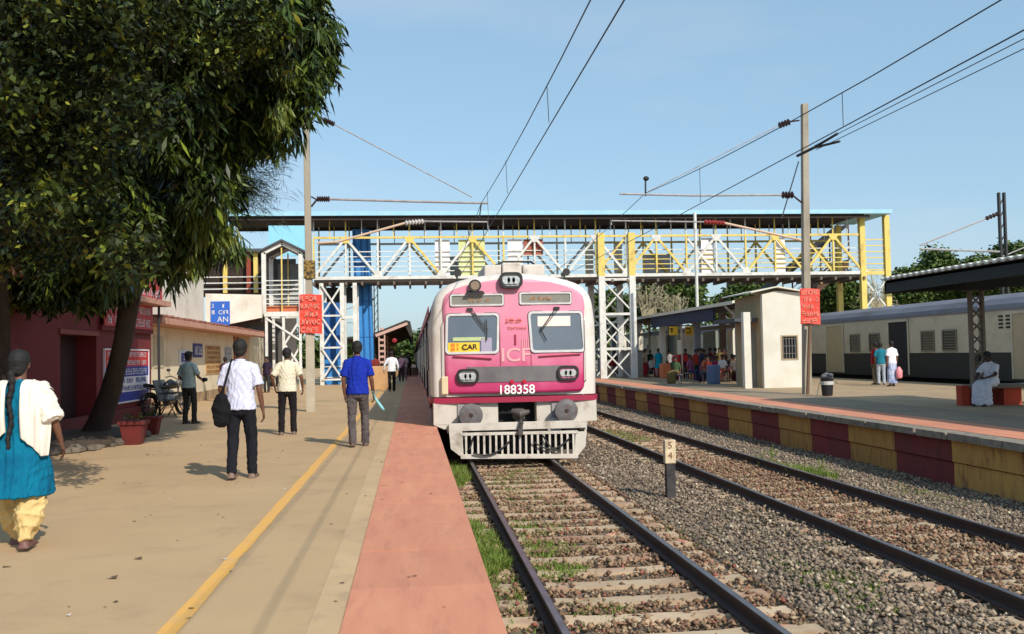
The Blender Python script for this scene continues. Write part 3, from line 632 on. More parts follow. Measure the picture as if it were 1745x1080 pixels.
# ================================================================= FOOTBRIDGE
BY0, BY1 = 55., 58.2
bridge = empty('footbridge', (P(1049, 600, BY0).x, BY0, 0), 'long roofed steel footbridge with white and yellow trusses crossing above the train', 'footbridge')
def BP(px, py): return P(px, py, BY0)
bl0 = BP(535, 475); br0 = BP(1470, 458); ZB = 6.02; ZT = 8.25; XL = bl0.x; XR = br0.x
BLS = mat('pale_blue_roof_sheet', lin((160,205,222)), .6, lin((140,190,212)), 2, dirt=lin((190,200,200)), damt=.4)
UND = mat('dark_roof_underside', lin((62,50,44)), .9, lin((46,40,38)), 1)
MB().box((XL-4.9, BY0-.9, 9.36), (XR+1.5, BY1+.9, 9.60)).build('roof_sheet', BLS, bridge)
MB().box((XL-4.8, BY0-.8, 9.30), (XR-.2, BY1+.8, 9.355)).build('roof_underside', UND, bridge)
fa = MB(); fa.box((XL-4.8, BY0-.72, 9.14), (XR+.2, BY0-.66, 9.30)); fa.box((XL-4.8, BY1+.66, 9.12), (XR, BY1+.7, 9.30)); fa.build('roof_girder', UND, bridge)
MB().box((XL, BY0+.1, ZB-.30), (XR, BY1-.1, ZB-.12)).build('deck', mat('deck_concrete', lin((132,122,112)), .9), bridge)
apx = [581, 681, 778, 877, 973, None, 1119, 1212, 1335, 1418]
bot = [538, 631, 732, 829, 925, 1022]
for Y, back in ((BY0, 0), (BY1, 1)):
    MB().box((XL, Y-.08, ZB-.16), (XR, Y+.08, ZB+.02)).build('bottom_chord', WHITE, bridge)
    xm = BP(1020, 405).x
    MB().box((XL, Y-.06, ZT-.08), (xm, Y+.06, ZT+.04)).build('top_chord', YEL if not back else WHITE, bridge); MB().box((xm+.01, Y-.06, ZT-.08), (XR, Y+.06, ZT+.04)).build('top_chord', YEL, bridge)
    n_ = 18; st = (XR-XL)/n_
    for i in range(n_+1):
        x = XL+i*st; right = i > 8
        m_ = YEL if (right or i in (0, 5, 6)) and i % 3 != 1 or i in (16, 17, 18) else WHITE
        MB().cbox((x, Y, (ZB+ZT)/2), (.1, .1, ZT-ZB-.13)).build('vertical', m_, bridge)
        MB().cbox((x, Y, (ZT+9.3)/2), (.07, .07, 9.28-ZT)).build('roof_post', YEL if i % 2 else WHITE, bridge)
        if i < n_:
            MB().cbox((x+st/2, Y, (ZT+9.3)/2), (.05, .05, 9.28-ZT)).build('roof_post', WHITE if i % 2 else YEL, bridge)
            a = (x+.04, Y-.02, ZB+.05) if i % 2 == 0 else (x+.04, Y-.02, ZT-.1); b_ = (x+st-.04, Y-.02, ZT-.1) if i % 2 == 0 else (x+st-.04, Y-.02, ZB+.05)
            MB().bar(a, b_, .09, .13).build('diagonal', YEL if (right and i not in (9, 12, 13)) or (i == 3 or i == 5) else WHITE, bridge)
            if i in (9, 12, 16) and not back: MB().bar((a[0], Y+.1, b_[2]), (b_[0], Y+.1, a[2]), .08, .12).build('diagonal', YEL if i != 12 else WHITE, bridge)
        if i % 2 and not back: MB().prism([(x-.34, Y-.09, ZT+.03), (x+.34, Y-.09, ZT+.03), (x+.12, Y-.09, ZT-.34), (x-.12, Y-.09, ZT-.34)], (0, .03, 0)).build('gusset_plate', YEL if i not in (7, 9, 11, 13) else WHITE, bridge)
        elif not back: MB().prism([(x-.3, Y-.09, ZB-.05), (x+.3, Y-.09, ZB-.05), (x+.12, Y-.09, ZB+.32), (x-.12, Y-.09, ZB+.32)], (0, .03, 0)).build('gusset_plate', WHITE, bridge)
    for k in range(5):
        for i in (range(0, n_, 3) if not back else ()):
            z = ZB+.3+k*.28; xa = XL+i*st; xb = min(XL+(i+3)*st, XR)
            MB().bar((xa+.01, Y+(.09 if not back else -.09), z), (xb-.01, Y+(.09 if not back else -.09), z), .045, .05).build('handrail', (WHITE if i < 9 else YEL) if k != 4 else WHITE, bridge)
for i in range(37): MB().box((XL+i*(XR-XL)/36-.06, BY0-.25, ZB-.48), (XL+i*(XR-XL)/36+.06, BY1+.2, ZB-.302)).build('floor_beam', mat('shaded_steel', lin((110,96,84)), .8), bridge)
BW = mat('board_white', lin((236,232,232)), .6)
for pa, pb, m_ in ((742,766,BW), (866,890,BW), (1196,1216,BW), (1320,1337,BW), (782,826,mat('pale_green_board', lin((205,210,150)), .7)), (893,925,mat('brick_red_board', lin((160,90,72)), .7))):
    a = P(pa, 474, BY1-.3); b_ = P(pb, 415 if m_ is BW else 408, BY1-.3); z0_ = ZB+1.1 if pa == 893 else ZB
    a = P(pa, 474, BY0+.2); b_ = P(pb, 415, BY0+.2); MB().box((a.x, BY0+.17, z0_), (b_.x, BY0+.21, ZT-.15)).build('hoarding_board', m_, bridge)
# sheeting along the far side (hazy lilac grey panels)
LIL = mat('faded_lilac_sheet', lin((184,190,205)), .7, lin((165,172,190)), 2)
for i in range(0, 17):
    if i not in (4, 11): continue
    xa = XL+i*st+.08; MB().box((xa, BY1+.10, ZB+.05), (xa+st-.16, BY1+.13, ZB+1.5 if i % 3 else ZT-.3)).build('side_sheet', LIL if i % 4 else mat('pale_teal_sheet', lin((176,205,205)), .7), bridge)
# right end bay: stair head with brown sheets, posts, railing
xe = BP(1512, 460).x
for x_ in (XR, xe):
    MB().cbox((x_, BY0, 4.75), (.32, .3, 9.2)).build('pillar', YEL, bridge); MB().cbox((x_, BY1, 4.6), (.32, .3, 9.2)).build('pillar', YEL, bridge)
for k in range(6): MB().bar((XR, BY0, ZB+.1+k*.36), (xe, BY0, ZB+.1+k*.36), .06, .06).build('handrail', YEL, bridge)
MB().bar((XR, BY0-.02, ZB-.4), (xe, BY0-.02, ZB-2.3), .09).build('brace', WHITE, bridge); MB().bar((xe, BY0-.02, ZB-.4), (XR, BY0-.02, ZB-2.3), .09).build('brace', WHITE, bridge)
MB().box((XR, BY0-.05, ZB-.2), (xe, BY0+.1, ZB+.02)).build('bottom_chord', YEL, bridge)
# central pier
xa, xb = BP(1025, 500).x, BP(1077, 500).x
for x_ in (xa, xb):
    MB().cbox((x_, BY0-.1, 7.15), (.38, .3, 2.5)).build('pillar', YEL, bridge); MB().cbox((x_, BY0-.1, 2.95), (.36, .3, 5.9)).build('pillar', WHITE, bridge); MB().cbox((x_, BY1+.1, 4.1), (.34, .3, 8.2)).build('pillar', WHITE, bridge)
for Y in (BY0-.12, BY1+.12):
    for k in range(3):
        z = 5.7-k*2.; MB().bar((xa, Y, z), (xb, Y, z-1.9), .1, .08).build('brace', WHITE, bridge); MB().bar((xb, Y+.09, z), (xa, Y+.09, z-1.9), .1, .08).build('brace', WHITE, bridge); MB().bar((xa, Y-.03, z), (xb, Y-.03, z), .14).build('brace', WHITE, bridge)
# main covered stair going down to the right platform (behind the bridge, seen through it)
BRS = mat('brown_stair_sheet', lin((96,70,54)), .85, lin((70,54,46)), 1.5)
stair = empty('covered_staircase', (24, 60, 0), 'dark brown covered staircase coming down from the right end of the footbridge', 'staircase')
s0 = P(1445, 400, 60); s1 = P(1318, 520, 60)
for zz, th, nm, m_ in ((0, .5, 'stair_flight', BRS), (2.3, .14, 'stair_roof', UND)):
    MB().prism([(s0.x, 60, s0.z-1.6+zz), (s1.x, 60, s1.z-1.1+zz), (s1.x, 60, s1.z-1.1+zz-th), (s0.x, 60, s0.z-1.6+zz-th)], (0, 2.6, 0)).build(nm, m_, stair)
for k in range(9):
    q = k/8; x_ = s0.x+(s1.x-s0.x)*q; z_ = s0.z-1.6+(s1.z-s0.z+.5)*q; MB().cbox((x_, 59.95, z_+1.1), (.08, .08, 2.3)).build('post', YEL if k % 2 else BRS, stair)
for k in range(3): MB().bar((s0.x, 59.9, s0.z-1.1+k*.35), (s1.x, 59.9, s1.z-.6+k*.35), .05).build('handrail', WHITE, stair)
for x_ in (20., 22.4, 24.6): MB().cbox((x_, 61, 2.4), (.35, .35, 4.8)).build('pillar', BRS, stair)
for a, b_ in (((20., 60.9, 3.9), (22.4, 60.9, 1.4)), ((22.4, 60.9, 3.9), (20, 60.9, 1.4)), ((22.4, 60.9, 4.2), (24.6, 60.9, 1.4)), ((24.6, 60.9, 4.2), (22.4, 60.9, 1.4))): MB().bar(a, b_, .1).build('brace', WHITE, stair)
# lattice tower at the left end
tw = empty('lattice_tower', (P(586, 636, 54.3).x, 54.3, 0), 'white lattice steel tower on a blue base under the left end of the footbridge', 'tower')
xa, xb, xc = P(549, 600, 54).x, P(584, 600, 54).x, P(606, 600, 54).x; ZZ = 5.6
for x_ in (xa, xb, xc): MB().cbox((x_, 54, ZZ/2), (.22, .22, ZZ)).build('post', WHITE, tw); MB().cbox((x_, 56, ZZ/2), (.2, .2, ZZ)).build('post', WHITE, tw)
for k in range(3):
    z = .3+k*1.75; MB().bar((xa, 53.9, z), (xb, 53.9, z+1.7), .09).build('brace', WHITE, tw); MB().bar((xb, 53.82, z), (xa, 53.82, z+1.7), .09).build('brace', WHITE, tw); MB().bar((xa, 53.86, z), (xb, 53.86, z), .1).build('brace', WHITE, tw)
for z in (1.2, 3.7): MB().bar((xb, 53.9, z), (xc-.1, 53.9, z), .16).build('brace', WHITE, tw)
BLU = mat('blue_sheet', lin((52,138,205)), .55, lin((40,118,188)), 1.5, amt=.5, dirt=lin((80,150,200)), damt=.4); BLD = mat('blue_wall', lin((30,98,165)), .7, lin((24,78,140)), 2)
MB().box((xa-.2, 55.0, .0), (xc+.2, 55.1, 1.4)).build('blue_base_panel', BLU, tw); MB().box((xa, 55.2, 1.41), (xc-.8, 55.3, 4.6)).build('blue_back_panel', BLD, tw); MB().box((xa-.1, 56.3, 4.61), (xc, 56.4, ZB-.5)).build('dark_opening', DARKM, tw)
for z in (.4, 1.): MB().bar((xa, 54.9, z), (xc, 54.9, z), .05).build('rail', WHITE, tw)
# tall blue sheet-clad shaft
a0, a1 = P(609, 636, 56.6), P(637, 636, 56.6); b0, b1 = P(600, 390, 56.6), P(629, 390, 56.6)
sh = empty('blue_shaft', (a0.x, 56.6, 0), 'tall bright blue clad shaft rising through the left end of the footbridge', 'shaft')
for i in range(4):
    f0, f1 = i/4, (i+1)/4; A_ = [a0.lerp(b0, f0), a1.lerp(b1, f0), a1.lerp(b1, f1), a0.lerp(b0, f1)]; A_[0].z = A_[1].z = max(A_[0].z, 0); A_[2].z -= .02; A_[3].z -= .02
    MB().prism([(q.x, 56.6, q.z) for q in A_], (0, 1.6, 0)).build('cladding_panel', BLU, sh)
for f_ in (.12, .5, .86): q0 = a0.lerp(a1, f_); q1 = b0.lerp(b1, f_); MB().bar((q0.x, 56.56, .1), (q1.x, 56.56, q1.z-.1), .07, .05).build('seam', BLD, sh)
# ---- left stair head: gabled white cage, wall with blue sign, dark hall behind
CY = 47.
cage = empty('gabled_landing', (P(482, 600, CY).x, CY, 0), 'white framed stair landing with small gabled roof and horizontal railings left of footbridge', 'stair landing')
x0, x1 = P(450, 500, CY).x, P(513, 500, CY).x; z0 = P(480, 535, CY).z; z1 = P(480, 430, CY).z; zp = P(482, 415, CY).z
for Y in (CY, CY+2.4):
    for x_ in (x0, x1): MB().cbox((x_, Y, (z0+z1)/2), (.2, .16, z1-z0)).build('frame_post', WHITE, cage)
    xm = (x0+x1)/2
    for s_ in (x0, x1): MB().bar((s_, Y, z1-.02), (xm, Y, zp), .16, .16).build('gable_rafter', WHITE, cage)
    MB().bar((x0, Y, z0), (x1, Y, z0), .2, .22).build('sill_beam', WHITE, cage); MB().cbox((xm-.03, Y, (z0+zp)/2-.1), (.06, .06, zp-z0-.2)).build('mullion', YEL, cage)
    for k in range(6): MB().bar((x0, Y-.02, z0+.5+k*.22), (x1, Y-.02, z0+.5+k*.22), .045).build('handrail', WHITE, cage)
MB().box((x0+.1, CY+.2, z0+.12), (x1-.1, CY+.26, z0+.4)).build('kick_panel', mat('orange_panel', lin((200,110,70)), .7), cage)
MB().box((x0+.3, CY+2.6, z0+.1), (x1-.3, CY+2.7, z1-.3)).build('dark_opening', mat('dim_glass', lin((70,76,78)), .3, lin((110,112,108)), 1), cage)
MB().prism([(x0-.25, CY-.25, z1-.02), ((x0+x1)/2, CY-.25, zp+.1), (x1+.25, CY-.25, z1-.02), (x1+.25, CY-.25, z1+.06), ((x0+x1)/2, CY-.25, zp+.2), (x0-.25, CY-.25, z1+.06)], (0, 3, 0)).build('gable_roof', mat('dark_grey_roof', lin((74,80,84)), .8), cage)
for x_, Y in ((x0+.1, CY), (x0+.9, CY), (x1-.05, CY), (x0+.1, CY+2.4), (x1, CY+2.4)): MB().cbox((x_, Y, z0/2-.06), (.12, .12, z0-.12)).build('leg', WHITE, cage)
for k, (a, b_) in enumerate((((x0+.1, z0-.2), (x1, z0-1.3)), ((x1, z0-.2), (x0+.9, z0-1.5)), ((x0+.9, z0-1.4), (x1, z0-2.6)), ((x0+1., z0-2.7), (x1, z0-1.4)))): MB().bar((a[0], CY-.05+.05*k, a[1]), (b_[0], CY-.05+.05*k, b_[1]), .09).build('brace', WHITE, cage)
WALLW = mat('whitewashed_wall', lin((228,222,208)), .85, lin((205,196,180)), 1.2, dirt=lin((150,138,120)), damt=.5, dsc=.8, bump=.2)
a, b_, c_, d_ = P(350, 500, CY-.6), P(446, 502, CY-.6), P(446, 541, CY-.6), P(350, 560, CY-.6)
pw = empty('stair_parapet', (a.x, CY-.6, 0), 'white plastered stair parapet wall carrying the blue station sign', 'wall')
MB().prism([(q.x, CY-.6, q.z) for q in (a, b_, c_, d_)], (0, .25, 0)).build('parapet', WALLW, pw)
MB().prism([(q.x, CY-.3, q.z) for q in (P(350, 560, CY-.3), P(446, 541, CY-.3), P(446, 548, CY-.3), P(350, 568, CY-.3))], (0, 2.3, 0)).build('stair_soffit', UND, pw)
sa, sb = P(359, 554, CY-.7), P(391, 513, CY-.7)
sg = empty('station_sign', (sa.x, CY-.68, sa.z), 'blue sign with white lettering on the white stair parapet', 'sign')
MB().box((sa.x, CY-.66, sa.z), (sb.x, CY-.602, sb.z)).build('panel', mat('sign_blue', lin((40,96,190)), .6), sg)
o_ = MB(); scribble(o_, (sa.x, CY-.665, sa.z+.45), (1, 0, 0), (0, 0, 1), sb.x-sa.x, sb.z-sa.z-.5, 2, 21, (0, 0, 0), .9); o_.build('lettering', WHITE, sg)
text('AN', .36, WHITE, sg, ((sa.x+sb.x)/2+.12, CY-.668, sa.z+.26))
hall = empty('stair_hall', (P(410, 600, 50).x, 50, 0), 'dark open upper stair hall with yellow posts behind the tree', 'stair hall')
a, b_ = P(340, 500, 50), P(447, 430, 50)
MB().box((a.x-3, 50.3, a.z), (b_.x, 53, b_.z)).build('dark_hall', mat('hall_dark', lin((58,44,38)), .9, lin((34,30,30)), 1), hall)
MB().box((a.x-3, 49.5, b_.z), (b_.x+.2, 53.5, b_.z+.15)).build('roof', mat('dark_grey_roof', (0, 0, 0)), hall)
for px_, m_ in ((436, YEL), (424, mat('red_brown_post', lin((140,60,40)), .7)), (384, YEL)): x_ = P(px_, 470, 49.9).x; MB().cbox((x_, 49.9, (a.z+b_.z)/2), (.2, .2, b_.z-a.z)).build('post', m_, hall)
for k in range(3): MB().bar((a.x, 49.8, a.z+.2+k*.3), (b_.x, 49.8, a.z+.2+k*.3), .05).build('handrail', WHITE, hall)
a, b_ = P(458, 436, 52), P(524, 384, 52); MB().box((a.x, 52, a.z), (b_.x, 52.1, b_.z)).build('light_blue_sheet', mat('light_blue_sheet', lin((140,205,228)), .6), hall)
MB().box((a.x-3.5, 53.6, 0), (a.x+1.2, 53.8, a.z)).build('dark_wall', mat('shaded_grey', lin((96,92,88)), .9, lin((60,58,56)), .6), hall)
# ================================================================= LEFT BUILDINGS
REDW = mat('oxide_red_wall', lin((124,32,36)), .8, lin((98,26,30)), .9, dirt=lin((90,30,32)), damt=.5, bump=.15, bsc=25)
CRM = mat('cream_wall', lin((228,216,188)), .85, lin((210,196,166)), 1., dirt=lin((150,132,105)), dsc=.9, damt=.55, bump=.2, bsc=25)
SALM = mat('salmon_eave', lin((200,150,128)), .8, lin((184,132,112)), 2, dirt=lin((110,60,46)), dsc=3, damt=.6)
WX = -7.25
rb = empty('red_station_building', (WX, 20, 0), 'low oxide red station building with dark doorway behind the tree', 'building')
D0, D1 = 20.9, 23.2; ZD = 2.1
w_ = MB(); w_.box((WX-8, 9, 0), (WX, D0, 3.0)); w_.box((WX-8, D1, 0), (WX, 27.9, 3.0)); w_.box((WX-8, D0, ZD), (WX, D1, 3.)); w_.build('wall', REDW, rb)
MB().box((WX-.5, D0, 0), (WX-.45, D1, ZD)).build('door', mat('dark_red_door', lin((52,20,20)), .8), rb)
MB().box((WX-.02, D0-.1, ZD), (WX+.04, D1+.1, ZD+.1)).build('lintel', mat('dull_pink_trim', lin((140,70,62)), .8), rb)
MB().box((WX-8.3, 8.6, 3.0), (WX+.55, 27.9, 3.14)).build('roof_slab', SALM, rb); MB().box((WX-8, 27.905, 0), (WX-.4, 28.1, 3.1)).build('side_wall', CRM, rb)
MB().box((WX+.005, 9, 0), (WX+.12, 27.85, .32)).build('plinth', mat('plinth_red', lin((110,40,38)), .85), rb)
MB().box((WX+.003, D1+.15, ZD+.15), (WX+.09, 27.8, ZD+.28)).build('string_course', REDW, rb)
for yy in (10.5, 14.5):
    wd_ = MB().box((WX-.02, yy, .95), (WX+.03, yy+1.3, 2.05)).build('window', mat('window_dark', lin((34,34,38)), .25), rb); MB().box((WX+.031, yy+.6, .95), (WX+.05, yy+.68, 2.05)).build('mullion', mat('dull_pink_trim', (0, 0, 0)), wd_)
# poster red and blue on the wall
def poster(name, y0, y1, z0, z1, X, parts, label, frame=None, cat='poster', seed=1, rows=3):
    t = empty(name, (X, (y0+y1)/2, z0), label, cat)
    for (f0, f1, m_, rw, cm) in parts:
        MB().box((X, y0, z0+(z1-z0)*f0+.002), (X+.025, y1, z0+(z1-z0)*f1)).build('panel', m_, t)
        if rw:
            o = MB(); scribble(o, (X+.029, y1, z0+(z1-z0)*f0), (0, -1, 0), (0, 0, 1), y1-y0, (z1-z0)*(f1-f0), rw, seed, (0, 0, 0), .95); seed += 1; o.build('lettering', cm, t)
    if frame:
        f = MB(); 
        for (a, b_) in (((y0-.04, z0-.04), (y1+.04, z0)), ((y0-.04, z1), (y1+.04, z1+.04)), ((y0-.04, z0), (y0, z1)), ((y1, z0), (y1+.04, z1))): f.box((X, a[0], a[1]), (X+.045, b_[0], b_[1]))
        f.build('frame', frame, t)
    return t
PR = mat('poster_red', lin((205,40,38)), .6); PB = mat('poster_blue', lin((38,58,150)), .6); PWH = mat('poster_white', lin((225,220,225)), .6)
poster('wall_banner', 23.7, 27.5, .5, 1.78, WX+.005, [(0, .18, PB, 0, None), (.18, .48, PWH, 2, PB), (.48, .68, PB, 1, PWH), (.68, 1, PR, 2, PWH)], 'large red and blue banner with white lettering on the red wall', PWH, 'banner')
poster('name_board', 23.4, 27.6, 2.35, 3.0, WX+.10, [(0, 1, mat('faded_red_board', lin((190,60,66)), .6), 2, PWH)], 'faded red board with pale lettering above the banner, under the roof edge', None, 'sign board', 31)
for y_ in (23.4,): pass
tb = empty('roof_board', (WX+.3, 25.6, 3.14), 'red and pale lettered board standing on the edge of the red roof', 'sign board')
MB().box((WX+.3, 23.5, 3.15), (WX+.36, 27.7, 3.85)).build('panel', MATS['faded_red_board'], tb); o_ = MB(); scribble(o_, (WX+.365, 27.7, 3.15), (0, -1, 0), (0, 0, 1), 4.2, .7, 2, 41, (0, 0, 0), 1); o_.build('lettering', PWH, tb)
# cream building
CX = -7.75
cb = empty('cream_station_building', (CX, 36, 0), 'long low cream walled station building with salmon eaves', 'building')
MB().box((CX-8, 28.15, 0), (CX, 43.2, 2.55)).build('wall', CRM, cb); MB().box((CX-8, 47.2, 0), (CX, 52, 2.6)).build('wall', CRM, cb); MB().box((CX-.8, 43.2, 0), (CX-.7, 47.2, 2.5)).build('wall', CRM, cb)
MB().box((CX-8.2, 28.12, 2.56), (CX+.75, 47.6, 2.74)).build('eave_slab', SALM, cb)
tl = MB().box((CX-.1, .0, 2.742), (CX+.72, .72, 2.80)).mesh('eave_tile', mat('terracotta_tile', lin((168,104,82)), .85, lin((142,86,70)), 3, objrand=.2))
for i in range(25): link('eave_tile', tl, cb, (random.uniform(-.02, .02), 28.2+i*.76, random.uniform(0, .02)), (R(1.5), 0, 0))
MB().box((CX-8, 28.3, 2.75), (CX-.9, 41.5, 5.0)).build('upper_wall', WALLW, cb)
MB().box((CX+.003, 28.2, 0), (CX+.06, 43.1, .35)).build('plinth', mat('dirty_plinth', lin((190,160,120)), .9, lin((120,100,80)), 2), cb)
BRP = mat('brown_door_frame', lin((150,86,52)), .7)
for yy in (43.2, 44.0): MB().box((CX-.02, yy, 0), (CX+.06, yy+.14, 2.5)).build('door_post', BRP, cb)
MB().box((CX-.6, 44.2, .9), (CX-.55, 46.8, 2.1)).build('shutter', mat('shutter_grey', lin((112,122,130)), .5), cb)
for k in range(6): MB().box((CX-.549, 44.2, 1.+k*.18), (CX-.53, 46.8, 1.08+k*.18)).build('slat', mat('slat_pale', lin((170,176,180)), .5), cb)
dw = MB().box((CX-.001, 30.1, 1.3), (CX+.03, 31.2, 2.25)).build('blocked_window', mat('greyish_cream', lin((190,182,155)), .9), cb)
poster('wall_notice', 33.2, 34.8, 1.35, 1.85, CX+.003, [(0, 1, mat('notice_white', lin((210,212,215)), .7), 0, None)], 'white notice with dark blue print beside the waiting man', None, 'notice', 51)
poster('wall_notice', 33.5, 34.5, 1.45, 1.75, CX+.032, [(0, 1, PB, 1, PWH)], 'small dark blue plaque fixed on the white wall notice', None, 'notice', 52)
poster('wall_notice', 35.3, 36.8, 1.6, 2.1, CX+.003, [(0, 1, mat('notice_navy', lin((50,60,120)), .7), 1, PWH)], 'navy notice high on the cream wall above the waiting man', None, 'notice', 53)
poster('notice_board', 37.4, 40.2, .95, 2.05, CX+.003, [(0, 1, mat('notice_tan', lin((196,158,105)), .8), 6, mat('brown_print', lin((150,95,55)), .8))], 'tan notice board with rows of brown writing on the cream wall', None, 'notice board', 54)
poster('notice_board', 41.2, 42.6, 1.25, 2.0, CX+.003, [(0, 1, mat('notice_grey', lin((130,140,140)), .5), 3, PWH)], 'grey notice board next to the brown door frame', None, 'notice board', 55)
# vertical cable/down-pipe between the two buildings
thing('drain_pipe', MB().tube([(WX+.35, 27.4, 0), (WX+.33, 27.4, 2.), (WX+.36, 27.4, 4.2)], .035, 8), DARKM, 'thin dark vertical pipe at the corner of the red building', 'pipe', (WX+.35, 27.4, 0))
# ================================================================= ELECTRIC POLES, ARMS, WIRES
POLEC = mat('pole_concrete', lin((168,158,140)), .85, lin((140,132,118)), 3, dirt=lin((110,96,78)), damt=.5, dsc=1.5, stretch=(1, 1, .3))
INS = mat('insulator_brown', lin((58,42,40)), .35)
WIRE = mat('wire_dark', lin((48,50,58)), .6); ARM = mat('galvanised_tube', lin((170,168,170)), .5, lin((130,126,126)), 4)
BRD = mat('red_board', lin((214,58,44)), .6, lin((222,80,62)), 1.5); PALR = mat('pale_red_print', lin((240,150,130)), .7)
def insul(mb, a, b_, r=.07, n=6):
    a = Vector(a); b_ = Vector(b_); pts = []; rr = []
    for k in range(n*2+1): pts.append(a.lerp(b_, k/(2*n))); rr.append(r if k % 2 else r*.5)
    mb.tube(pts, rr, 10)
def pole(base, top, lab, blab, y, board, wd=.20):
    t = empty('electric_pole', base, lab, 'pole', 'overhead line poles on the platforms'); b_ = Vector(base); T = Vector(top); u = (T-b_).normalized(); h = wd/2
    sh_ = MB(); sh_.add([b_+Vector((sx*h, sy*h, 0)) for sx, sy in ((-1,-1),(1,-1),(1,1),(-1,1))]+[T+Vector((sx*h*.8, sy*h*.8, 0)) for sx, sy in ((-1,-1),(1,-1),(1,1),(-1,1))], [(3,2,1,0),(4,5,6,7),(0,1,5,4),(1,2,6,5),(2,3,7,6),(3,0,4,7)]); sh_.build('shaft', POLEC, t, bevel=.015)
    (ax_, ay), (bx_, by) = board; a = P(ax_, ay, y-.2); c = P(bx_, by, y-.2)
    bo = empty('red_sign_board', (a.x, y-.2, c.z), blab, 'sign board', 'red boards strapped to the poles')
    # slightly buckled sheet
    n_ = 6; V = []; 
    for j in range(n_+1):
        for i in range(5): V.append((a.x+(c.x-a.x)*i/4, y-.2+.02*math.sin(j*1.3+i*.9), a.z+(c.z-a.z)*j/n_+.015*math.sin(i*1.1)))
    o = MB(); o.add(V, [(j*5+i, j*5+i+1, j*5+i+6, j*5+i+5) for j in range(n_) for i in range(4)]); o = o.build('panel', BRD, bo); q = o.modifiers.new('s', 'SOLIDIFY'); q.thickness = .02; q.offset = 0
    o = MB(); scribble(o, (a.x, y-.245, c.z), (1, 0, 0), (0, 0, 1), c.x-a.x, a.z-c.z, 5, int(ax_), (0, 0, 0), .9); o.build('lettering', PALR, bo)
    o = MB(); 
    for z in (a.z-.15, c.z+.15): o.box((a.x+.2, y-.19, z-.02), (c.x-.2, y+.1, z+.02))
    o.build('strap', DARKM, bo); return t
pl1 = pole((-2.86, 27.8, 0), (-2.92, 27.8, 8.6), 'tall concrete pole on the left platform, its top hidden by the tree', 'red notice board strapped to the left pole beside the lattice tower', 27.8, ((510, 502), (549, 568)))
o_ = MB(); o_.cbox((-2.87, 27.8, 4.0), (.30, .3, .5)); o_.build('painted_band', mat('yellow_black_band', lin((150,120,50)), .7, lin((50,40,30)), 14, amt=.1), pl1)
MB().cbox((-2.86, 27.66, 1.1), (.24, .02, 2.2)).build('whitewash', mat('pole_whitewash', lin((186,178,160)), .85, lin((160,150,132)), 3), pl1)
Y = 27.8; pB = P(820, 346, Y)
o_ = MB(); o_.tube([P(558, 339, Y), P(700, 343, Y), pB+Vector((.2, 0, 0))], .035, 8); o_.build('cantilever_tube', ARM, pl1)
o_ = MB(); o_.tube([(-2.8, Y, P(532, 352, Y).z), P(540, 340, Y)], .03, 6); o_.tube([(-2.8, Y, P(532, 335, Y).z), P(540, 340, Y)], .025, 6); insul(o_, P(540, 339, Y), P(562, 339, Y), .1); o_.build('insulator', INS, pl1)
o_ = MB(); o_.tube([P(530, 190, Y), P(552, 203, Y)], .025, 6); insul(o_, P(551, 203, Y), P(570, 212, Y), .09); o_.build('insulator', INS, pl1)
MB().tube([P(570, 212, Y), P(805, 336, Y)], .018, 6).build('stay_rod', ARM, pl1)
MB().tube([P(540, 414, Y), P(575, 412, Y), P(690, 380, Y)], .035, 8).build('bracket_tube', mat('pinkish_tube', lin((205,175,150)), .6), pl1)
o_ = MB(); insul(o_, P(690, 380, Y), P(722, 377, Y), .085); o_.build('insulator', mat('pale_insulator', lin((190,184,180)), .4), pl1); MB().tube([P(722, 377, Y), P(830, 378, Y), P(833, 392, Y)], .025, 6).build('steady_arm', ARM, pl1)
MB().tube([pB, P(817, 370, Y)], .02, 5).build('hanger', WIRE, pl1)
pl2 = pole((12.98, 31., 0), (13.2, 31., 9.7), 'tall leaning concrete pole in front of the white platform cabin', 'red notice board strapped to the right pole beside the white cabin', 31., ((1363, 492), (1398, 552)), .25)
Y = 31.
MB().tube([P(1380, 555, Y-.3), (12.86, Y-.35, .0)], .06, 8).build('conduit', mat('brown_conduit', lin((110,84,62)), .7), pl2)
o_ = MB(); o_.tube([P(1366, 345, Y), P(1350, 332, Y)], .03, 6); insul(o_, P(1332, 332, Y), P(1352, 332, Y), .13, 4); o_.build('insulator', INS, pl2)
MB().tube([P(1332, 332, Y), P(1180, 333, Y), P(1056, 330, Y)], .035, 8).build('cantilever_tube', ARM, pl2)
o_ = MB(); o_.tube([P(1362, 205, Y), P(1346, 207, Y)], .03, 6); insul(o_, P(1346, 207, Y), P(1327, 214, Y), .12, 4); o_.build('insulator', INS, pl2)
MB().tube([P(1327, 214, Y), P(1105, 326, Y)], .018, 6).build('stay_rod', ARM, pl2)
MB().tube([P(1361, 275, Y), P(1332, 372, Y)], .022, 6).build('stay_wire', WIRE, pl2)
MB().tube([P(1370, 410, Y), P(1235, 380, Y)], .04, 8).build('bracket_tube', mat('pinkish_tube', (0, 0, 0)), pl2); o_ = MB(); insul(o_, P(1235, 380, Y), P(1200, 378, Y), .09); o_.build('insulator', mat('red_insulator', lin((150,50,44)), .4), pl2)
MB().tube([P(1200, 378, Y), P(1042, 376, Y), P(1042, 383, Y)], .025, 6).build('steady_arm', ARM, pl2)
o_ = MB(); o_.tube([P(1100, 334, Y), P(1100, 302, Y)], .03, 6); o_.ell(P(1101, 304, Y), (.1, .1, .08)); o_.build('finial', DARKM, pl2)
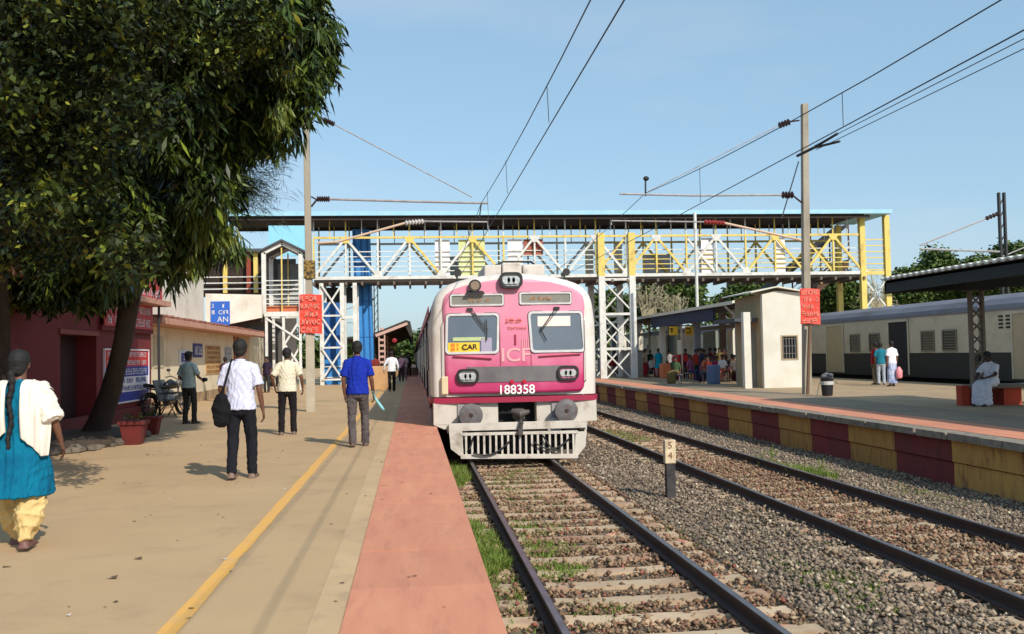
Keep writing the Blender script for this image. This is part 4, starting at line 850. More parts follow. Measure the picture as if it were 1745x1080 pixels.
def wire(pts, lab, r=.011, sag=0.):
    pts = [Vector(p) for p in pts]; out = []
    for a, b_ in zip(pts, pts[1:]):
        for k in range(12): q = a.lerp(b_, k/12); q.z -= sag*4*(k/12)*(1-k/12); out.append(q)
    out.append(pts[-1]); return thing('overhead_wire', MB().tube(out, r, 5), WIRE, lab, 'wire', pts[0], 'overhead wires above the tracks')
wire([(1.95, -18, 6.4), pB, (1.98, 90, 6.3)], 'upper overhead wire of the near track, left one of the pair over the pink train', .009, .75)
c1 = wire([(2.08, -18, 4.9), (2.05, 27.8, 4.83), (2.05, 90, 4.9)], 'lower overhead wire of the near track, right one of the pair over the pink train', .009, .0)
wR = P(1100, 329, 31.)
wire([(wR.x, -16, 7.2), wR, (wR.x, 90, 6.9)], 'upper wire of the far track, meeting the right pole near its top', .011, .95)
wire([(wR.x, -16, 5.5), (wR.x, 31, 5.4), (wR.x, 90, 5.5)], 'middle wire of the far track crossing behind the right pole', .011)
f0 = P(1388, 248, 22); wire([(f0.x+.55, -10, f0.z+.1), (f0.x, 22, f0.z)], 'uppermost of two thin wires ending in the fork right of the pole', .009); wire([(f0.x+.85, -10, f0.z-.05), (f0.x+.03, 22, f0.z-.1)], 'lowermost of two thin wires ending in the fork right of the pole', .009)
o_ = MB(); o_.tube([(f0.x-.02, 22, f0.z-.05), (f0.x+.12, 21.0, f0.z+.06)], .03, 6); o_.tube([(f0.x-.02, 22, f0.z-.05), (f0.x+.16, 21., f0.z-.12)], .03, 6); o_.tube([(f0.x-.02, 22, f0.z-.05), (f0.x-.1, 22.8, f0.z-.08)], .035, 6); thing('wire_tensioner', o_, DARKM, 'dark forked wire clamp right of the leaning pole', 'clamp', f0)
def catz(y, y0, y1, z0, z1, sag): f = (y-y0)/(y1-y0); return z0+(z1-z0)*f-sag*4*f*(1-f)
for yq, w_ in ((13.8, 'nearest'), (20., 'middle'), (25., 'furthest')):
    thing('wire_dropper', MB().tube([(2.02, yq, 4.85), (2.0, yq, catz(yq, -18, 27.8, 6.4, pB.z, .75))], .006, 5), WIRE, w_+' vertical dropper between the two near track wires', 'wire', (2.0, yq, 4.85))
for yq, w_ in ((16.4, 'nearer'), (25., 'farther')):
    thing('wire_dropper', MB().tube([(wR.x, yq, 5.45), (wR.x, yq, catz(yq, -16, 31, 7.2, wR.z, .95))], .007, 5), WIRE, w_+' vertical dropper between the far track wires right of the pole', 'wire', (wR.x, yq, 5.45))
# far masts
def mast(x, y, h, lab):
    t = empty('line_mast', (x, y, 0), lab, 'mast', 'far overhead line masts'); 
    for s_ in (-.16, .16): MB().cbox((x+s_, y, h/2), (.1, .2, h)).build('leg', DARKM, t)
    o = MB(); 
    for k in range(int(h/.7)): o.bar((x-.16, y, .3+k*.7), (x+.16, y, .9+k*.7), .05)
    tag(o.build('lacing', DARKM, t)); o = MB(); insul(o, (x-.2, y, h-1.2), (x-1., y, h-1.5), .14, 4); o.build('insulator', INS, t)
    MB().tube([(x-1, y, h-1.5), (x-5, y, h-3)], .05, 6).build('stay_rod', ARM, t); MB().tube([(x-.2, y, h-3.4), (x-5, y, h-3.2)], .06, 6).build('cantilever_tube', ARM, t); return t
p = P(1706, 328, 52); mast(p.x, 52, p.z, 'dark lattice mast rising behind the platform canopy at far right')
p = P(1730, 400, 70); mast(p.x+3, 70, p.z+1, 'smaller dark mast beyond the treetops at the right edge')
p = P(648, 492, 88); mast(p.x-.4, 88, p.z+.3, 'small far mast between the blue shaft and the train')
p = P(1184, 362, 50); thing('white_pipe', MB().tube([(p.x, 50, 0), (p.x, 50, p.z)], .085, 10), WHITE, 'slim white vertical pipe standing before the footbridge above the shelter', 'pipe', (p.x, 50, 0))
# ================================================================= RIGHT PLATFORM SHELTER, CABIN, CANOPY
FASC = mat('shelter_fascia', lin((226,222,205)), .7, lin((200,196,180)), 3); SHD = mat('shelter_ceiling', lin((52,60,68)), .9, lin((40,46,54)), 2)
sh = empty('platform_shelter', (16, 54, 0), 'long low platform shelter with white fascia and dark ceiling full of waiting people', 'shelter')
x0, x1, y0, y1, ze = 13.95, 17.1, 41., 76., 3.62
xm = 15.6; zr = 3.9
MB().prism([(x0, y0, ze), (xm, y0, zr), (x1, y0, ze), (x1, y0, ze-.05), (xm, y0, zr-.06), (x0, y0, ze-.05)], (0, y1-y0, 0)).build('roof', SHD, sh)
MB().box((x0-.06, y0, ze-.12), (x0-.005, y1, ze+.03)).build('fascia', FASC, sh); MB().prism([(x0-.06, y0-.06, ze+.03), (xm, y0-.06, zr+.06), (x1, y0-.06, ze+.03), (x1, y0-.06, ze-.07), (xm, y0-.06, zr-.06), (x0-.06, y0-.06, ze-.09)], (0, .055, 0)).build('fascia', FASC, sh)
MB().box((x0+.1, y0+3.2, 2.9), (x0+.16, y1-20, ze-.1)).build('blue_valance', mat('dark_blue_valance', lin((36,48,74)), .8), sh)
for y_ in (42.5, 49., 56., 63., 70., 75.5):
    c_ = MB().cbox((14.7, y_, 1.75), (.3, .3, 3.5)).build('column', WALLW if y_ in (56.,) else mat('steel_column', lin((120,124,128)), .6), sh)
    MB().bar((14.7, y_, 2.9), (14.05, y_, 3.5), .08).build('brace', WHITE, sh); MB().cbox((16.7, y_, 1.8), (.3, .3, 3.6)).build('column', WALLW, sh)
for i in range(7):
    y_ = 44+i*4.4; MB().box((16.9, y_, 0), (17.05, y_+2.4, 2.6)).build('partition', CRM if i % 2 else mat('grey_green_panel', lin((120,128,116)), .8), sh)
MB().box((16.5, y0+.5, 2.65), (16.65, y1, 2.85)).build('beam', mat('pale_beam', lin((150,145,130)), .8), sh)
for i in range(4): y_ = 42+i*7.; MB().box((15.6, y_, .42), (16.1, y_+5, .5)).build('bench_seat', mat('steel_column', (0, 0, 0)), sh); MB().box((15.75, y_+.4, 0), (15.95, y_+.6, .42)).build('bench_leg', DARKM, sh); MB().box((15.75, y_+4.4, 0), (15.95, y_+4.6, .42)).build('bench_leg', DARKM, sh)
# cabin
a = PZ(1303, 662); hy = a.y+.4; hx0 = P(1303, 662, hy).x; hx1 = P(1381, 662, hy).x+.0; hz0 = P(1303, 501, hy).z; hz1 = P(1376, 506, hy).z
cbn = empty('platform_cabin', (hx0, hy, 0), 'small white plastered cabin with barred window at the shelter end', 'cabin')
xmid = hx0+(hx1-hx0)*.3
CW = mat('cabin_white', lin((218,216,206)), .85, lin((202,196,180)), 1.2, dirt=lin((190,170,130)), damt=.4, dsc=1., bump=.15)
wz0, wz1 = P(1345, 611, hy).z, P(1345, 573, hy).z; wx0, wx1 = P(1333, 590, hy).x, P(1358, 590, hy).x
o_ = MB(); th = .2
for (p0, p1, q0, q1) in ((hx0, wx0, 0, 9), (wx1, hx1, 0, 9), (wx0, wx1, 0, wz0), (wx0, wx1, wz1, 9)):
    o_.box((p0, hy, q0), (p1, hy+th, min(q1, hz0)))
o_.prism([(hx0, hy, hz0), (hx1, hy, hz0), (hx1, hy, hz0+.02), (xmid, hy, hz0+.12)], (0, th, 0)); o_.build('front_wall', CW, cbn)
MB().box((hx0-.001, hy+th, 0), (hx0+.2, hy+3.2, hz0)).build('side_wall', mat('cabin_tan', lin((178,158,120)), .85, lin((150,134,104)), 1.5), cbn); MB().box((hx1-.2, hy+th, 0), (hx1, hy+3.2, hz0)).build('side_wall', CW, cbn)
MB().box((hx0-.03, hy+.8, 0), (hx0-.002, hy+1.9, 2.3)).build('door', mat('grey_door', lin((140,138,120)), .7, lin((120,118,104)), 3), cbn)
wn = MB().box((wx0, hy+.1, wz0), (wx1, hy+.13, wz1)).build('window', mat('window_dark', (0, 0, 0)), cbn); o_ = MB()
for k in range(5): o_.box((wx0+(k+.5)*(wx1-wx0)/5-.012, hy+.03, wz0), (wx0+(k+.5)*(wx1-wx0)/5+.012, hy+.05, wz1))
for k in range(3): o_.box((wx0, hy+.032, wz0+(k+.7)*(wz1-wz0)/3-.01), (wx1, hy+.052, wz0+(k+.7)*(wz1-wz0)/3+.01))
o_.build('window_bars', mat('grey_bars', lin((110,108,104)), .6), wn); o_ = MB()
for (p0, p1, q0, q1) in ((wx0-.05, wx0, wz0-.05, wz1+.05), (wx1, wx1+.05, wz0-.05, wz1+.05), (wx0, wx1, wz1, wz1+.05), (wx0, wx1, wz0-.05, wz0)): o_.box((p0, hy-.02, q0), (p1, hy-.001, q1))
o_.build('window_frame', mat('weathered_frame', lin((170,150,120)), .8), wn)
MB().prism([(hx0-.5, hy-.2, hz0+.04), (xmid, hy-.2, hz0+.25), (hx1+.12, hy-.2, hz0-.0), (hx1+.12, hy-.2, hz0+.05), (xmid, hy-.2, hz0+.30), (hx0-.5, hy-.2, hz0+.09)], (0, 3.6, 0)).build('roof', FASC, cbn)
MB().box((hx0-.95, hy+.5, 2.6), (hx0-.05, hy+3.2, 2.75)).build('door_hood', mat('dark_grey_roof', (0, 0, 0)), cbn)
a = PZ(1274, 662); thing('white_post', MB().box((a.x-.14, a.y-.14, 0), (a.x+.14, a.y+.14, 2.95)), CW, 'square white post standing left of the white cabin', 'post', a, bevel=.01)
# yellow hanging sign under shelter
a = P(1141, 571, 50); b_ = P(1155, 556, 50); c_ = P(1168, 571, 50); d_ = P(1183, 556, 50); t = empty('platform_sign', (P(1161, 600, 50).x, 50, 0), 'yellow two-panel sign on a slim pale post before the shelter', 'sign')
YS = mat('sign_yellow', lin((244,190,40)), .6)
MB().box((a.x, 50, a.z), (b_.x+.0, 50.05, b_.z)).build('panel', YS, t); MB().box((c_.x, 50, c_.z), (d_.x, 50.05, d_.z)).build('panel', YS, t); MB().cbox(((b_.x+c_.x)/2, 50.02, 1.5), (.07, .06, 3.)).build('post', mat('pale_peach_paint', lin((214,184,160)), .7), t)
MB().box((a.x, 50.01, b_.z), (d_.x, 50.04, b_.z+.06)).build('bracket', DARKM, t)
o_ = MB(); scribble(o_, (a.x, 49.99, a.z), (1, 0, 0), (0, 0, 1), b_.x-a.x, b_.z-a.z, 1, 61, (0, 0, 0), 1); scribble(o_, (c_.x, 49.99, c_.z), (1, 0, 0), (0, 0, 1), d_.x-c_.x, d_.z-c_.z, 1, 62, (0, 0, 0), 1); o_.build('lettering', MATS['sign_black'], t)
a = PZ(1165, 650); t = empty('red_stall', P(1164, 650, 50.5)*1, 'small bright red box on legs below the yellow sign', 'stall'); x_ = t.location.x; t.location.z = 0
MB().box((x_-.45, 50.3, .9), (x_+.45, 50.9, 1.3)).build('box', mat('bright_red', lin((200,30,40)), .5), t, bevel=.05)
for sx in (-.4, .4):
    for sy in (50.35, 50.85): MB().cbox((x_+sx, sy, .45), (.05, .05, .9)).build('leg', DARKM, t)
a = P(1143, 640, 54); thing('orange_box', MB().box((a.x-.5, 54, 0), (a.x+.45, 54.6, .8)), mat('orange_paint', lin((232,130,80)), .6), 'orange box standing on the platform right of the teal dressed woman', 'box', (a.x, 54, 0), bevel=.02)
a = P(1080, 640, 58); t = empty('grey_plinth', (a.x, 58, 0), 'grey concrete plinth block at the foot of the bridge pier', 'plinth'); MB().box((a.x-.65, 58, 0), (a.x+.65, 59.2, 1.5)).build('block', mat('plinth_grey', lin((158,155,148)), .85), t, bevel=.03); MB().box((a.x-.7, 57.95, 1.5), (a.x+.7, 59.25, 1.6)).build('cap', CONC, t)
a = P(1216, 640, 42); thing('blue_drum', MB().tube([(a.x, 42, 0), (a.x, 42, .1), (a.x, 42, .8), (a.x, 42, .85)], [.28, .3, .3, .27], 20), mat('slate_blue_plastic', lin((88,110,145)), .5), 'slate blue drum on the platform in front of the seated crowd', 'drum', (a.x, 47, 0))
a = P(1188, 640, 48); thing('red_bin', MB().tube([(a.x, 48, 0), (a.x, 48, 1.0), (a.x, 48, 1.1)], [.22, .26, .1], 14), mat('bright_red', (0, 0, 0)), 'upright red bin left of the slate blue drum', 'bin', (a.x, 48, 0))
# tan cliff-like rubble pile / sacks behind pier
# near right canopy
can = empty('platform_canopy', (14, 20, 0), 'platform canopy with corrugated pale roof edge over the bench at right', 'canopy')
cy1 = 24.4; cy0 = 4.; cl = 12.45; cr_ = 17.2
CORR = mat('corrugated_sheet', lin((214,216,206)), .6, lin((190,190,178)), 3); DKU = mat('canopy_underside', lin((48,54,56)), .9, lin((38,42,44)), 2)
# corrugations run across (x), wave along y
ny = int((cy1-cy0)/.036); ys = np.linspace(cy0, cy1, ny); V = []; zc = lambda x: 3.30+(x-cl)*.075
for x_ in (cl-.12, cr_):
    for y_ in ys: V.append((x_, y_, zc(x_)+.022*math.sin(y_*2*math.pi/.29)))
F = [(i, i+1, ny+i+1, ny+i) for i in range(ny-1)]
o = MB().add(V, F).build('corrugated_roof', CORR, can); q = o.modifiers.new('s', 'SOLIDIFY'); q.thickness = .055; q.offset = 0
MB().prism([(cl, cy0, 3.25), (cr_, cy0, 3.25+(cr_-cl)*.075), (cr_, cy0, 3.18+(cr_-cl)*.075), (cl, cy0, 3.18)], (0, cy1-cy0-.05, 0)).build('ceiling', DKU, can)
MB().box((cl-.0, cy0, 2.93), (cl+.06, cy1, 3.24)).build('edge_beam', mat('dark_green_beam', lin((34,44,44)), .8), can); MB().prism([(cl, cy1-.06, 2.90), (cr_, cy1-.06, 3.1), (cr_, cy1-.06, 3.5), (cl, cy1-.06, 3.2)], (0, .1, 0)).build('end_beam', mat('dark_green_beam', (0, 0, 0)), can)
for y_ in (23.4, 17.5, 11.5):
    x_ = P(1666, 600, 23.4).x
    for s_ in (-.16, .16): MB().cbox((x_+s_, y_, 1.6), (.06, .14, 3.2)).build('column_angle', mat('column_steel', lin((118,106,92)), .7), can)
    o_ = MB()
    for k in range(9): o_.bar((x_-.15, y_-.02, .2+k*.33), (x_+.15, y_-.02, .5+k*.33), .035); o_.bar((x_+.15, y_+.02, .2+k*.33), (x_-.15, y_+.02, .5+k*.33), .035)
    o_.build('column_lacing', mat('column_steel', (0, 0, 0)), can); MB().cbox((x_, y_, 3.05), (.8, .5, .3)).build('capital', DKU, can)
    for yy in (y_,): MB().bar((cl, yy, 3.1), (cr_, yy, 3.42), .1, .14).build('rafter', DKU, can)
# bench
BEN = mat('bench_stone', lin((116,110,96)), .8, lin((92,88,78)), 4); BRE = mat('bench_red_brick', lin((190,74,48)), .85, lin((160,60,42)), 3)
a = PZ(1665, 690); b_y = 22.9; xA = P(1648, 690, b_y).x
bn = empty('platform_bench', (xA+1.2, b_y, 0), 'stone topped bench on red blocks under the canopy at right', 'bench')
MB().box((xA+.2, b_y-.15, .42), (xA+3.1, b_y+.5, .52)).build('seat_slab', BEN, bn, bevel=.015); MB().box((xA+.2, b_y-.05, 0), (xA+.36, b_y+.45, .42)).build('support_block', BRE, bn); MB().box((xA+.95, b_y-.05, 0), (xA+1.42, b_y+.45, .42)).build('support_block', BRE, bn); MB().box((xA+2.4, b_y-.05, 0), (xA+2.9, b_y+.45, .42)).build('support_block', BRE, bn)
thing('red_post', MB().box((xA-.10, b_y+.05, 0), (xA+.10, b_y+.3, .50)), BRE, 'short red post at the left end of the stone bench', 'post', (xA, b_y, 0))
# ================================================================= PARKED CREAM COACHES (right)
TX = 21.9
rt_ = empty('parked_train', (23.6, 60, 0), 'cream and dark green old suburban train parked beyond the right platform', 'train')
CR = mat('coach_cream', lin((196,186,164)), .65, lin((178,168,146)), 1.5, dirt=lin((120,104,84)), damt=.5, dsc=1.2, stretch=(1, .6, 1.4)); DG = mat('coach_dark_green', lin((34,38,34)), .7, lin((26,28,27)), 2); RF = mat('coach_roof_grey', lin((122,124,134)), .75, lin((98,98,108)), 1.3, dirt=lin((70,66,66)), damt=.5, stretch=(1, .3, 1))
def coach(y0, y1, doors, wins):
    b_ = MB().box((TX, y0, 1.22), (TX+3.3, y1, 2.88)).build('coach_body', CR, rt_); 
    MB().box((TX-.015, y0, .16), (TX+3.3, y1, 1.218)).build('lower_panel', DG, b_)
    pts = [(TX-.03, 2.86), (TX+.02, 3.02), (TX+.28, 3.25), (TX+.8, 3.43), (TX+1.65, 3.52), (TX+2.5, 3.43), (TX+3.0, 3.25), (TX+3.3, 2.95)]
    MB().prism([(x, y0, z) for x, z in pts], (0, y1-y0, 0)).build('coach_roof', RF, b_)
    MB().box((TX-.03, y0, 2.78), (TX-.001, y1, 2.84)).build('gutter', RF, b_); MB().box((TX+.4, y0+.6, -.6), (TX+2.9, y1-.6, .155)).build('under_gear', BLACK, b_)
    for (a, c, op) in doors:
        d = MB().box((TX-.024, a, .25), (TX-.016, c, 2.62)).build('doorway', DOORV if op else mat('coach_door', lin((176,160,128)), .7), b_)
        o_ = MB(); o_.box((TX-.05, a-.1, .25), (TX-.017, a, 2.72)); o_.box((TX-.05, c, .25), (TX-.017, c+.1, 2.72)); o_.box((TX-.05, a, 2.63), (TX-.017, c, 2.72)); o_.build('door_frame', CR, d)
    for a in wins:
        w_ = MB().box((TX-.012, a, 1.35), (TX-.002, a+.95, 2.1)).build('window', mat('window_dark', (0, 0, 0)), b_); o_ = MB()
        for k in range(6): o_.box((TX-.03, a, 1.42+k*.115), (TX-.013, a+.95, 1.445+k*.115))
        o_.box((TX-.04, a-.07, 1.28), (TX-.003, a, 2.17)); o_.box((TX-.04, a+.95, 1.28), (TX-.003, a+1.02, 2.17)); o_.box((TX-.04, a, 1.28), (TX-.003, a+.95, 1.35)); o_.box((TX-.04, a, 2.1), (TX-.003, a+.95, 2.17)); o_.build('window_grille', mat('grille_grey', lin((120,112,96)), .7), w_)
    return b_
def ty(px): return TX*FPX/(px-705)*1.0
def yy_(px):
    q = fw*FPX+rt*(px-872.5)-up*(590-540); return TX*q.y/q.x
coach(yy_(1668), yy_(1395)+3, [(yy_(1548), yy_(1516), 1), (yy_(1437), yy_(1410), 0)], [yy_(1630), yy_(1592), yy_(1499), yy_(1465)])
coach(14, yy_(1672), [(yy_(1760), yy_(1728), 0), (24, 25.6, 1)], [27.5, 21, 18.5])
o_ = MB(); 
for k in range(4):
    for j in range(2): o_.cbox((TX-.02, yy_(1720)+j*.45, 2.15+k*.14), (.02, .25, .07))
tag(o_.build('coach_vent', DOORV, rt_), kind='stuff')
coach(yy_(1395)+3.5, 84, [(61, 62.5, 1)], [56, 58.5, 64, 66.5, 69]); coach(84.5, 106, [(95, 96.5, 1)], [88, 91])
# ================================================================= FAR LEFT PLATFORM ITEMS
fc = empty('far_canopy', (-2, 72, 0), 'distant platform canopy with dark underside and riveted posts left of the train', 'canopy')
a, b_ = P(640, 566, 70), P(699, 545, 70)
MB().prism([(a.x-3, 70, a.z-.5), (a.x, 70, a.z), (b_.x-.3, 70, b_.z), (b_.x, 70, b_.z-.1), (b_.x+.2, 70, b_.z-1.1), (b_.x, 70, b_.z-1.2), (b_.x-.4, 70, b_.z-.3), (a.x, 70, a.z-.35)], (0, 60, 0)).build('roof', mat('dark_canopy_roof', lin((60,56,52)), .9), fc)
MB().bar((a.x, 69.9, a.z-.25), (b_.x-.2, 69.9, b_.z-.25), .12, .2).build('rafter', mat('rust_pink_rafter', lin((205,165,150)), .7), fc)
for k in range(5):
    x_ = P(651, 600, 70).x; yk = 70+k*8; o_ = MB()
    for s_ in (-.2, .2): o_.cbox((x_+s_, yk, (a.z-.1)/2), (.09, .12, a.z-.1))
    for q in range(9): o_.cbox((x_, yk, .3+q*.4), (.3, .06, .16))
    o_.build('lattice_post', mat('rust_pink_rafter', (0, 0, 0)), fc)
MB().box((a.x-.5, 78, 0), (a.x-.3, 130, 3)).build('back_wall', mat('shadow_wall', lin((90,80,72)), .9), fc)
a = P(672, 580, 69); thing('red_signal_board', MB().ell((a.x, 69.5, a.z), (.17, .05, .17), 16, 8), mat('dull_red', lin((150,24,34)), .6), 'round red board hanging under the distant canopy', 'signal', a)
a, b_ = PZ(638, 672), PZ(661, 672); thing('brick_platform_block', MB().box((P(627, 650, 45).x, 45, 0), (P(662, 650, 45).x, 47.5, 1.05)), mat('tan_plaster', lin((200,160,112)), .85, lin((170,130,92)), 2), 'tan plastered block on the platform beside the walking man in white', 'plinth', (P(645, 650, 45).x, 45, 0), bevel=.03)
# ================================================================= TREES
def leafset(centers, per, L0, L1, W, droop, spread, seed, curl=.35):
    """leaves in whorls around twig tips: returns V (n*6,3), F quads; each leaf is its own island of two bent quads"""
    g = np.random.default_rng(seed); C = np.repeat(np.asarray(centers), per, 0); n = len(C)
    C = C+g.normal(0, spread, (n, 3)); az = g.uniform(0, 2*np.pi, n); el = g.normal(droop, .32, n)
    d = np.stack([np.cos(az)*np.cos(el), np.sin(az)*np.cos(el), np.sin(el)], 1); L = g.uniform(L0, L1, n)[:, None]; wv = np.cross(d, [0, 0, 1.]); wv /= np.linalg.norm(wv, axis=1, keepdims=True)+1e-6
    rl = g.uniform(-1.2, 1.2, n)[:, None]; nn = np.cross(wv, d); wv = wv*np.cos(rl)+nn*np.sin(rl); Wd = L*W; dn = np.array([[0, 0, -1.]])
    mid = C+d*L*.5+dn*L*curl*.12; tip = C+d*L+dn*L*curl*.45
    V = np.stack([C, mid+wv*Wd, tip, mid-wv*Wd], 1).reshape(-1, 3); F = np.arange(n)[:, None]*4+np.array([[0, 1, 2, 3]]); return V, F
def lobes_pts(lobes, dens, seed, shell_=.72):
    g = np.random.default_rng(seed); out = []
    for (x, y, z, rx, ry, rz) in lobes:
        n = int(dens*(rx*ry+ry*rz+rx*rz)/3*4); v = g.normal(0, 1, (n, 3)); v /= np.linalg.norm(v, axis=1, keepdims=True); r_ = g.uniform(shell_, 1.06, n)[:, None]*(1+.13*np.sin(v[:, :1]*7+x)+.13*np.sin(v[:, 2:]*9+y)); r_ = np.where(g.uniform(0, 1, (n, 1)) < .2, r_*g.uniform(.2, 1, (n, 1)), r_)
        out.append(np.array([x, y, z])+v*r_*np.array([rx, ry, rz]))
    return np.concatenate(out)
BARK = mat('dark_bark', lin((62,50,42)), .95, lin((42,36,32)), 6, bump=.8, bsc=18, stretch=(1, 1, .4))
LEAFA = mat('drooping_leaf', (.03,.05,.012), .42, island=[(0, (.010,.018,.005)), (.35, (.016,.029,.007)), (.6, (.026,.044,.010)), (.8, (.045,.070,.012)), (.93, (.09,.12,.02)), (.985, (.14,.14,.03))], spec=.25, sunlit_clump=(1.3, (2.2, 2.05, 1.4)))
LEAFB = mat('broad_leaf', (.03,.04,.012), .45, island=[(0, (.008,.012,.004)), (.4, (.014,.022,.006)), (.7, (.026,.038,.010)), (.88, (.06,.08,.015)), (.96, (.11,.12,.02)), (.997, (.35,.13,.04))], spec=.15, sunlit_clump=(1.1, (2.2, 2.0, 1.4)))
def limb(mb, a, b_, r0_, r1_, wob, seed, n=7):
    g = random.Random(seed); a = Vector(a); b_ = Vector(b_); pts = []; rr = []
    for k in range(n+1):
        f = k/n; p = a.lerp(b_, f)+Vector((g.uniform(-1, 1), g.uniform(-1, 1), g.uniform(-.4, .4)))*wob*math.sin(math.pi*f); pts.append(p); rr.append(r0_+(r1_-r0_)*f)
    mb.tube(pts, rr, 9); return pts
def LB(px, py, rpx, Y, rz=None, sy=1.): p = P(px, py, Y); r_ = rpx/(FPX/Y); return (p.x, Y, p.z, r_, r_*sy, (rz or rpx)/(FPX/Y))
tA = empty('mango_like_tree', (-5.9, 19.2, 0), 'large dark tree with long drooping leaves and a leaning trunk before the red wall', 'tree')
T0 = Vector((-5.95, 19.2, 0)); T1 = P(222, 500, 18.2)
tr = MB(); tr.tube([T0+Vector((-.1, 0, -.1)), T0+Vector((0, 0, .35)), T0.lerp(T1, .35)+Vector((.02, 0, 0)), T0.lerp(T1, .7)+Vector((.06, 0, .05)), T1, T1+Vector((.35, -.5, 1.2))], [.38, .22, .19, .17, .19, .14], 14); tr.build('trunk', BARK, tA, smooth=True)
br = MB()
for k, (px, py, Y) in enumerate(((480,120,15.5), (380,300,15.5), (300,200,17), (520,60,17), (200,100,16), (330,400,17), (120,300,18), (400,-60,17))): limb(br, T1+Vector((.1, -.2, .5)), P(px, py, Y), .12, .03, .25, k)
br.build('branches', BARK, tA, smooth=True)
LA = [LB(455,30,95,16), LB(500,145,62,15.5), LB(520,62,60,16.4), LB(425,205,68,15.6), LB(352,300,72,15.8), LB(318,368,66,16), LB(290,405,60,16.4,50), LB(250,330,110,17), LB(330,180,130,17.2), LB(240,60,150,17.5), LB(400,-40,150,17), LB(140,240,150,18), LB(130,400,120,18.2), LB(60,120,150,18), LB(200,425,80,17,60), LB(340,90,120,15), LB(490,-40,75,17), LB(90,-40,160,17), LB(490,188,32,15.8), LB(545,105,32,16.2),LB(60,470,90,18.5,60), LB(150,485,70,17.8,50)]
gq = random.Random(5); LA = [(a, b, c, d*.9, e*.9, f*.9) for a, b, c, d, e, f in LA]+[LB(gq.uniform(230, 480)-max(0, y_-150)*.75, y_, gq.uniform(24, 46), gq.uniform(13.8, 15.4)) for y_ in [gq.uniform(-20, 400) for _ in range(34)]]
pa = lobes_pts(LA, 135, 3, .62)
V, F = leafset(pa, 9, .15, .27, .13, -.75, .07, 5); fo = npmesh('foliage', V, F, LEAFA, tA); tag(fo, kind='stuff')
# drooping outer sprays along the right hand silhouette
g = np.random.default_rng(9); sp = []
for (px, py, Y) in ((548,20,16.5),(560,60,16.3),(572,78,16.2),(548,120,16),(538,160,16),(530,195,15.8),(520,215,15.8),(484,228,15.8),(448,250,15.8),(418,272,15.8),(392,300,16),(385,335,16),(398,385,16),(380,410,16),(362,440,16.2),(350,462,16.3),(315,480,16.3),(280,488,16.6),(230,490,16.8),(350,370,15.3),(300,280,15.2),(340,230,15.2),(400,160,15),(260,420,15.6),(390,440,16.1),(410,430,16.1)):
    p = P(px-16, py-(22 if py > 250 else 4), Y)
    p.x += g.normal(-.10, .12); p.z += g.normal(0, .08)
    for k in range(7): sp.append((p.x+g.normal(0, .13), p.y+g.normal(0, .3), p.z+g.normal(0, .12)))
V, F = leafset(np.array(sp), 12, .22, .34, .09, -1.0, .05, 6, .6); tag(npmesh('leaf_sprays', V, F, mat('spray_leaf', (.04,.07,.015), .4, island=[(0, (.025,.05,.01)), (.5, (.05,.085,.016)), (1, (.10,.14,.025))], spec=.4), tA), kind='stuff')
V, F = leafset(lobes_pts([LB(390,60,60,15.2), LB(450,30,40,15.4), LB(330,110,30,15), LB(215,30,30,15)], 150, 23, .6), 8, .09, .16, .2, -.5, .08, 24, .4); tag(npmesh('sunlit_tint_leaves', V, F, mat('sunlit_leaf_tint', (.1,.13,.03), .45, island=[(0, (.05,.075,.012)), (.5, (.10,.13,.02)), (1, (.19,.21,.035))], spec=.3), tA), kind='stuff')  # brighter yellow-green leaves: sunlight on the clusters put into the leaf colour
V, F = leafset(lobes_pts([LB(345,372,30,15), LB(380,395,16,15.2), LB(330,440,16,15.4), LB(370,320,16,14.9), LB(470,190,20,15), LB(490,120,18,15)], 120, 25, .4), 9, .16, .27, .10, -1.15, .05, 26, .5); tag(npmesh('sunlit_tint_leaves', V, F, MATS['sunlit_leaf_tint'], tA), kind='stuff')  # hanging tips in the same painted sunlit colour
tB = empty('broadleaf_tree', (-6.95, 17, 0), 'broad leaved tree at the left edge with a few orange and yellow leaves', 'tree')
tr = MB(); tr.tube([(-6.95, 17, -.1), (-6.9, 17, .5), (-6.8, 16.8, 2.), (-6.6, 16.2, 3.4), (-5.9, 14.2, 4.8), (-4.9, 12.2, 6.2)], [.3, .2, .17, .15, .13, .08], 14); tr.build('trunk', BARK, tB, smooth=True)
br = MB()
for k, (px, py, Y) in enumerate(((60,100,10.5), (120,250,11), (30,330,10.5), (200,40,12), (40,420,12))): limb(br, (-5.9, 14.2, 4.8), P(px, py, Y), .10, .03, .2, 20+k)
br.build('branches', BARK, tB, smooth=True)
LBb = [LB(60,60,120,11), LB(180,20,110,12), LB(90,200,110,11.5), LB(30,300,90,11), LB(130,330,70,12.5), LB(40,420,70,12), LB(260,10,90,13), LB(20,180,100,10.5), LB(150,130,90,12.2), LB(60,-80,150,12), LB(420,40,75,13.5), LB(380,90,50,13.2)]
gq = random.Random(3); LBb = [(a, b, c, d*.82, e*.82, f*.82) for a, b, c, d, e, f in LBb]+[LB(gq.uniform(-10, 260), gq.uniform(-20, 440), gq.uniform(22, 45), gq.uniform(9.6, 11.2)) for _ in range(26)]
pb = lobes_pts(LBb, 150, 13, .6); V, F = leafset(pb, 8, .06, .12, .30, -.5, .09, 15, .3); tag(npmesh('foliage', V, F, LEAFB, tB), kind='stuff')
